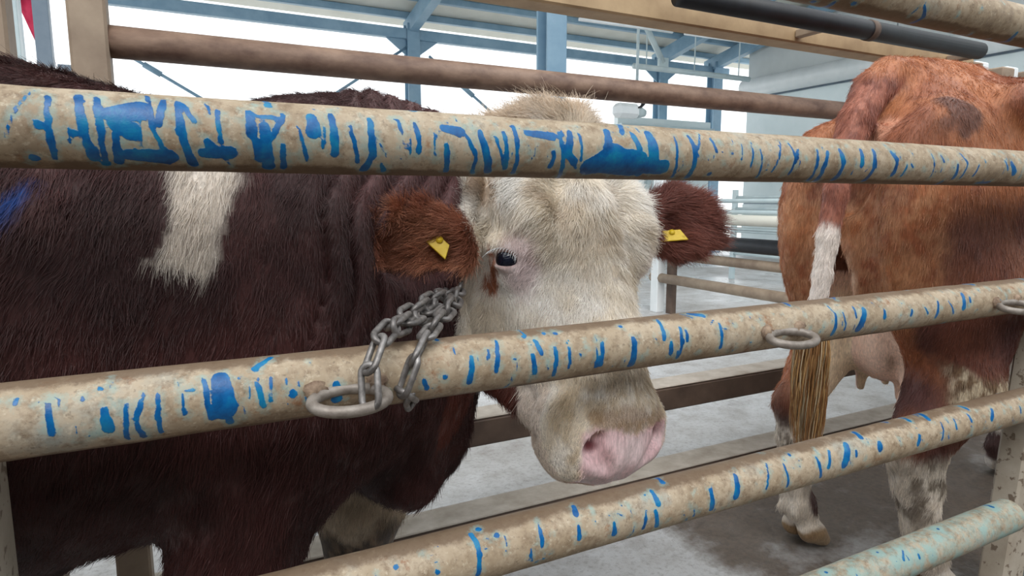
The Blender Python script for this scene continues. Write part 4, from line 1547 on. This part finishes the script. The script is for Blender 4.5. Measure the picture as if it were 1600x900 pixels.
def strand(path, parent, roll0, wob):
    P = np.array(path)
    # smooth the path
    for _ in range(3):
        Qp = [P[0]]
        for a, b in zip(P[:-1], P[1:]):
            Qp += [0.75 * a + 0.25 * b, 0.25 * a + 0.75 * b]
        Qp.append(P[-1])
        P = np.array(Qp)
    sl = np.r_[0, np.cumsum(np.linalg.norm(np.diff(P, axis=0), axis=1))]
    n = max(2, int(round(sl[-1] / PITCH_L)))
    knots = np.linspace(0, sl[-1], n + 1)
    K = np.stack([np.interp(knots, sl, P[:, c]) for c in range(3)], 1)
    for i in range(n):
        a, b = K[i], K[i + 1]
        t, s1, s2 = frame_of(b - a)
        r = roll0 + (math.pi / 2) * (i % 2) + wob * math.sin(i * 2.3)
        y = math.cos(r) * s1 + math.sin(r) * s2
        z = np.cross(t, y)
        sc = np.linalg.norm(b - a) / PITCH_L
        o = link_obj(parent)
        c = (a + b) / 2 - np.array(parent.location)
        o.matrix_local = Matrix(((t[0] * sc, y[0], z[0], c[0]), (t[1] * sc, y[1], z[1], c[1]), (t[2] * sc, y[2], z[2], c[2]), (0, 0, 0, 1)))


def link_obj(parent):
    o = bpy.data.objects.new('link', LINK)
    return link(o, parent)


chain = empty('tie_chain', tuple(at_y(578, 630, -0.07)))
tag(chain, 'worn grey steel chain tied from the ring on the middle rail to the bull', 'chain')
top1, tn1 = hit(708, 458)
top2, tn2 = hit(718, 448)
strand([at_y(579, 632, -0.078), at_y(573, 578, -0.066), at_y(592, 528, -0.048), at_y(622, 500, 0.0), at_y(652, 482, 0.06), at_y(684, 462, 0.12), top1 - CF * 0.012], chain, 0.9, 0.25)
strand([at_y(629, 612, -0.047), at_y(640, 578, -0.052), at_y(660, 535, -0.040), at_y(678, 508, 0.01), at_y(700, 486, 0.07), at_y(712, 470, 0.12), top2 - CF * 0.012], chain, 0.2, 0.3)
strand([at_y(629, 612, -0.047), at_y(640, 616, -0.040), at_y(652, 622, -0.030) + np.array([0, 0.02, -0.012])], chain, 0.4, 0.2)
strand([at_y(618, 512, -0.025), at_y(650, 500, 0.03), at_y(676, 484, 0.09), at_y(694, 466, 0.13)], chain, 1.3, 0.3)


# ------------------------------------------------------------------ the red brown cow seen from behind
_tail = [(1388, 116), (1362, 140), (1337, 188), (1320, 240), (1306, 300), (1294, 370), (1285, 430), (1277, 480), (1270, 540), (1266, 600)]
TAILR = [0.046, 0.046, 0.041, 0.035, 0.029, 0.025, 0.023, 0.021, 0.018, 0.012]
TAIL = [at_y(a, b, 0.37 + dy) for (a, b), dy in zip(_tail, (0, -0.008, -0.022, -0.038, -0.05, -0.058, -0.062, -0.065, -0.065, -0.065))]


def hoof(f, x, y):
    """two claws with heel bulbs, sloping pastern and dew claws"""
    f.chain([(x, y, 0.135), (x + 0.02, y, 0.085)], [0.045, 0.046], 0.02)
    for s in (-1, 1):
        f.ell((x + 0.02, y + s * 0.030, 0.052), (0.045, 0.030, 0.036), [(0.9, 0, -0.43), (0, 1, 0), (0.43, 0, 0.9)], 0.012)
        f.chain([(x + 0.045, y + s * 0.031, 0.045), (x + 0.075, y + s * 0.030, 0.014)], [0.033, 0.026], 0.012)
        f.ell((x - 0.045, y + s * 0.024, 0.125), (0.016, 0.013, 0.02), None, 0.01)
    f.cut(lambda a, b, c: np.abs(b - y) / 1.0 - 0.005 + 0 * a + np.maximum(c - 0.075, 0) * 2, (x - 0.06, y - 0.02, -0.02), (x + 0.13, y + 0.02, 0.09), 0.01)
    f.cut(lambda a, b, c: c + 0 * a + 0 * b, (x - 0.1, y - 0.1, -0.05), (x + 0.15, y + 0.1, 0.0), 0.004)


def make_cow():
    f = Field(steps((1.38, 0.008), (2.15, 0.010), (2.6, 0.02), (4.3, None)),
              steps((0.02, 0.008), (0.80, None)),
              steps((-0.02, 0.008), (1.52, None)))
    Y = 0.37
    st = [(1.53, 0, 0, 0.02, 0.03, 0.03), (1.55, 0, 0, 0.09, 0.08, 0.18), (1.59, 0, 0, 0.145, 0.17, 0.26), (1.65, 0, 0, 0.185, 0.27, 0.31), (1.74, 0, 0, 0.225, 0.36, 0.34),
          (1.85, 0, 0, 0.255, 0.395, 0.37), (2.1, 0, 0, 0.27, 0.40, 0.42), (2.4, 0, 0, 0.30, 0.415, 0.44), (2.8, 0, 0, 0.285, 0.42, 0.42),
          (3.1, 0, 0, 0.23, 0.42, 0.36), (3.3, 0, 0, 0.17, 0.36, 0.28), (3.5, 0, 0, 0.08, 0.2, 0.12)]
    f.loft((0, Y, 1.02), [(0, 1, 0), (0, 0, 1), (1, 0, 0)], st, 0.05, 2.1)
    # hip and pin bones, tail head
    for s in (-1, 1):
        f.ell((1.98, Y + s * 0.22, 1.30), (0.10, 0.055, 0.06), None, 0.07)
        f.ell((1.61, Y + s * 0.105, 1.16), (0.06, 0.05, 0.075), None, 0.05)
    f.cap((2.05, Y, 1.395), (1.72, Y, 1.395), 0.05, 0.045, 0.06)
    # recess below the tail
    f.ell((1.60, Y - 0.05, 1.215), (0.035, 0.035, 0.045), None, 0.02)
    # thighs
    f.ell((1.76, Y - 0.155, 0.95), (0.225, 0.11, 0.36), [(0.97, 0, 0.22), (0, 1, 0), (-0.22, 0, 0.97)], 0.06)
    f.ell((1.72, Y + 0.135, 0.94), (0.195, 0.10, 0.34), [(0.97, 0, 0.22), (0, 1, 0), (-0.22, 0, 0.97)], 0.06)
    f.cut(lambda x, y, z: np.abs(y - Y - 0.01) / 0.05 - 1 + 0 * x + np.maximum(z - 0.88, 0) * 8 + np.maximum(x - 1.63, 0) * 8, (1.38, Y - 0.05, 0.5), (1.7, Y + 0.07, 1.0), 0.05)
    # near hind leg
    yn = 0.185
    f.cap((1.88, yn + 0.02, 0.80), (1.80, yn, 0.58), 0.19, 0.125, 0.06, ((0, 1, 0), 0.7))
    f.chain([(1.80, yn, 0.58), (1.66, yn, 0.41), (1.665, yn - 0.01, 0.33), (1.70, yn - 0.02, 0.13)], [0.115, 0.066, 0.054, 0.040], 0.03)
    f.ell((1.605, yn, 0.43), (0.035, 0.035, 0.05), None, 0.03)
    f.ell((1.71, yn - 0.02, 0.12), (0.05, 0.048, 0.045), None, 0.02)
    hoof(f, 1.715, yn - 0.02)
    # far hind leg
    yf = 0.50
    f.cap((1.78, yf, 0.80), (1.71, yf, 0.62), 0.17, 0.095, 0.06, ((0, 1, 0), 0.65))
    f.chain([(1.71, yf, 0.62), (1.595, yf, 0.46), (1.60, yf, 0.36), (1.625, yf, 0.15)], [0.090, 0.058, 0.048, 0.038], 0.03)
    f.ell((1.555, yf, 0.475), (0.030, 0.032, 0.05), None, 0.03)
    f.ell((1.63, yf, 0.135), (0.048, 0.046, 0.045), None, 0.02)
    hoof(f, 1.635, yf)
    # udder and teats
    f.ell((1.84, Y + 0.01, 0.66), (0.15, 0.10, 0.13), None, 0.04)
    f.ell((1.75, Y - 0.045, 0.68), (0.09, 0.07, 0.12), None, 0.03)
    for tx, ty in ((1.80, Y - 0.05), (1.80, Y + 0.07), (1.92, Y - 0.05), (1.92, Y + 0.07)):
        f.cap((tx, ty, 0.57), (tx, ty, 0.50), 0.02, 0.013, 0.02)
    # flank fold
    f.cap((2.08, Y - 0.17, 0.72), (2.25, Y - 0.2, 0.66), 0.05, 0.06, 0.07)
    # fore legs
    for s, x0 in ((-1, 2.86), (1, 2.74)):
        yy = Y + s * 0.115
        f.cap((2.85, yy, 0.85), (x0 + 0.02, yy, 0.52), 0.14, 0.08, 0.05)
        f.chain([(x0 + 0.02, yy, 0.52), (x0 + 0.02, yy, 0.36), (x0, yy, 0.13), (x0 + 0.02, yy, 0.06)], [0.08, 0.055, 0.036, 0.045], 0.03)
        hoof(f, x0 + 0.01, yy)
    f.ell((1.555, Y - 0.03, 1.15), (0.05, 0.05, 0.13), None, 0.04, cut=True)
    f.chain(TAIL, TAILR, 0.010)
    # neck and head beyond the frame
    f.cap((3.2, Y, 1.15), (3.75, Y, 1.22), 0.2, 0.13, 0.08)
    f.cap((3.80, Y, 1.24), (4.15, Y, 0.98), 0.105, 0.07, 0.05)
    V, Q = f.mesh()
    return relax(V, Q, 2, 0.45), Q


def cow_colour(V, N):
    g1, g2, g3 = fbm(V, 9, 101, 4), fbm(V, 55, 102, 3), fbm(V, 3.5, 103, 3)
    wob = np.stack([fbm(V, 20, 140 + i, 3) - 0.5 for i in range(3)], 1) * 0.05
    W = V + wob
    n = len(V)
    col = lerp(np.tile(lin(146, 84, 54), (n, 1)), lin(176, 112, 72), sstep(0.35, 0.65, g1))
    # dark flank patches low on the side
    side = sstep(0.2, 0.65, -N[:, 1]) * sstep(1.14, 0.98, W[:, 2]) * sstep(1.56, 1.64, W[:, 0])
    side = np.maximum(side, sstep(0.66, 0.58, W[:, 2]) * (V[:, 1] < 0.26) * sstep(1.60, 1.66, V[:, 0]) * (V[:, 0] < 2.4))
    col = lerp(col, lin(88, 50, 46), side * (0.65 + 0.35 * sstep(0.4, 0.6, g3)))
    spots = sstep(0.60, 0.68, fbm(V, 7, 111, 3)) * sstep(1.0, 1.15, V[:, 2])
    col = lerp(col, lin(92, 54, 44), spots * 0.8)
    # paler buttocks
    rear = sstep(1.66, 1.56, W[:, 0]) * sstep(1.2, 1.05, V[:, 2]) * sstep(0.5, 0.7, V[:, 2])
    col = lerp(col, lin(186, 140, 104), rear * 0.55 * sstep(0.3, 0.6, g2))
    cen = sstep(0.055, 0.03, np.abs(W[:, 1] - 0.355)) * sstep(1.75, 1.6, V[:, 0]) * sstep(0.98, 0.86, W[:, 2]) * (V[:, 2] > 0.5)
    col = lerp(col, lin(214, 178, 152), cen)
    # udder and inner legs
    ud = ((V[:, 0] > 1.6) & (V[:, 0] < 2.05) & (V[:, 2] < 0.86) & (V[:, 2] > 0.44) & (V[:, 1] > 0.255) & (V[:, 1] < 0.505)).astype(float)
    col = lerp(col, lin(236, 202, 182), ud * 0.97)
    inner = ((V[:, 1] > 0.40) & (N[:, 1] < 0.25)).astype(float) * sstep(0.86, 0.76, W[:, 2]) * sstep(1.60, 1.63, W[:, 0])
    col = lerp(col, lin(228, 206, 176), inner)
    # white lower legs with dung
    low = np.where(V[:, 1] < 0.3, sstep(0.44, 0.40, W[:, 2]), sstep(0.46, 0.40, W[:, 2]))
    white = lerp(np.tile(lin(206, 192, 174), (n, 1)), lin(228, 220, 210), g2)
    col = lerp(col, white, low)
    dirt = sstep(0.50, 0.62, fbm(V, 34, 121, 3)) * sstep(0.45, 0.38, V[:, 2]) * sstep(0.1, 0.3, V[:, 2])
    col = lerp(col, lin(100, 86, 72), dirt * 0.85)
    # dirty cream patch low on the near thigh
    P2 = np.c_[W[:, 0], W[:, 2]]
    pt = poly_mask(P2, [tuple(at_y(a, b, 0.15)[[0, 2]]) for a, b in ((1450, 590), (1475, 565), (1500, 585), (1545, 575), (1545, 640), (1500, 660), (1462, 650), (1462, 620))], 0.012) * (V[:, 1] < 0.3) * sstep(0.45, 0.75, -N[:, 1])
    col = lerp(col, lerp(np.tile(lin(118, 94, 70), (n, 1)), lin(206, 190, 164), sstep(0.42, 0.6, g2)), pt)
    hockd = sstep(0.06, 0.03, np.linalg.norm((V - np.array([1.56, 0.5, 0.46])) * np.array([1, 1, 0.6]), axis=1))
    col = lerp(col, lin(74, 48, 44), hockd * 0.9)
    pas = sstep(0.045, 0.03, np.linalg.norm((V - np.array([1.66, 0.46, 0.16])) * np.array([1, 1, 0.8]), axis=1))
    col = lerp(col, lin(70, 44, 40), pas)
    hoof = sstep(0.07, 0.055, W[:, 2])
    col = lerp(col, lerp(np.tile(lin(120, 92, 66), (n, 1)), lin(176, 148, 110), g1), hoof)
    # fore leg: white with a dark fetlock
    fl = (V[:, 0] > 2.55) & (V[:, 2] < 0.6)
    col = lerp(col, lin(226, 220, 212), fl * sstep(0.6, 0.5, V[:, 2]))
    col = lerp(col, lin(84, 56, 54), fl * sstep(0.2, 0.17, W[:, 2]) * sstep(0.06, 0.08, V[:, 2]))
    col = lerp(col, lin(120, 70, 56), fl * sstep(0.34, 0.36, W[:, 2]) * sstep(0.46, 0.44, W[:, 2]) * (V[:, 0] > 2.75))
    # tail: dark above, white towards the end
    td = np.full(n, 9.0)
    for a, b, r in zip(TAIL[:-1], TAIL[1:], TAILR[:-1]):
        d = b - a
        t = np.clip(((V - a) @ d) / (d @ d), 0, 1)
        td = np.minimum(td, np.linalg.norm(V - a - t[:, None] * d, axis=1) - r)
    on = sstep(0.012, 0.004, td) * sstep(1.40, 1.36, V[:, 2])
    za = at_y(1295, 352, 0.35)[2]
    tc = lerp(np.tile(lin(128, 72, 56), (n, 1)), lin(160, 100, 80), sstep(0.4, 0.6, g2))
    tc = lerp(tc, lin(236, 226, 218), sstep(za + 0.015, za - 0.015, W[:, 2]))
    col = lerp(col, tc, on)
    bare = sstep(0.075, 0.05, np.linalg.norm((V - np.array([1.60, 0.32, 1.22])) * np.array([1, 1, 0.7]), axis=1))
    col = lerp(col, lin(206, 150, 122), bare * (1 - on))
    gl = np.full(n, 0.5)
    return col, gl


cow = empty('cow', (2.2, 0.37, 0))
tag(cow, 'red brown cow seen from behind with white tail and pale udder', 'cow')
cV, cQ = make_cow()
cN = normals_of(cV, cQ)
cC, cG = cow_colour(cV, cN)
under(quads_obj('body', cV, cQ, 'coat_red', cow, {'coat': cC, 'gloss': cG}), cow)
tcc = CAM - cV
tcc /= np.linalg.norm(tcc, axis=1)[:, None]
cvis = sstep(-0.35, -0.1, (cN * tcc).sum(1)) * (cV[:, 0] < 2.75) * sstep(0.09, 0.12, cV[:, 2])
cud = ((cV[:, 0] > 1.62) & (cV[:, 2] < 0.80) & (cV[:, 2] > 0.44) & (np.abs(cV[:, 1] - 0.37) < 0.12)).astype(float)
sw2 = np.stack([fbm(cV, 12, 170 + i, 2) for i in range(3)], 1) - 0.5
cd = np.tile(np.array([-0.25, 0.0, -1.0]), (len(cV), 1)) + sw2 * 0.6
under(fur('coat_hair', cow, cV, cQ, cN, cC, cvis * (1 - cud * 0.9), np.full(len(cV), 0.020), cd, 90000, 9, lift=0.12, rad=0.0006, jitter=0.13), cow)
# tail switch: long brown hanks
g = np.random.default_rng(12)
hd_pts, hd_col = [], []
s0, s1 = at_y(1272, 470, 0.305), at_y(1264, 665, 0.305)
NS = 1500
for i in range(NS):
    a, r = g.random() * 6.28, math.sqrt(g.random())
    t0 = g.random() * 0.45
    base = s0 + (s1 - s0) * t0 + np.array([math.cos(a) * 0.016, math.sin(a) * 0.016, 0]) * r
    ln = (0.55 + 0.5 * g.random()) * 0.26
    spread = np.array([math.cos(a), math.sin(a) * 0.8, 0]) * r * 0.034
    wv = g.random() * 6.28
    for j in range(6):
        t = j / 5
        hd_pts.append(base + spread * (t * (1.25 - t) * 2.2) + np.array([0.006 * math.sin(wv + 5 * t), 0.006 * math.cos(wv + 4 * t), -ln * t]))
    c0 = lin(150, 108, 68) if g.random() < 0.6 else lin(190, 150, 100)
    if g.random() < 0.18:
        c0 = lin(200, 180, 148)
    hd_col.append(np.r_[c0 * (0.7 + 0.5 * g.random()), 1])
hd = bpy.data.hair_curves.new('tail_switch')
hd.add_curves([6] * NS)
hd.attributes['position'].data.foreach_set('vector', np.array(hd_pts, np.float32).ravel())
ra = hd.attributes.get('radius') or hd.attributes.new('radius', 'FLOAT', 'POINT')
ra.data.foreach_set('value', np.tile(np.array([0.0010, 0.0012, 0.0012, 0.0011, 0.0009, 0.0003], np.float32), NS))
tc_ = hd.attributes.new('tint', 'FLOAT_COLOR', 'CURVE')
tc_.data.foreach_set('color', np.array(hd_col, np.float32).ravel())
hd.materials.append(M['hair'])
so_ = link(bpy.data.objects.new('tail_switch', hd), cow)
under(so_, cow)
so_['kind'] = 'stuff'
so_['label'] = 'long tangled brown tail hair'
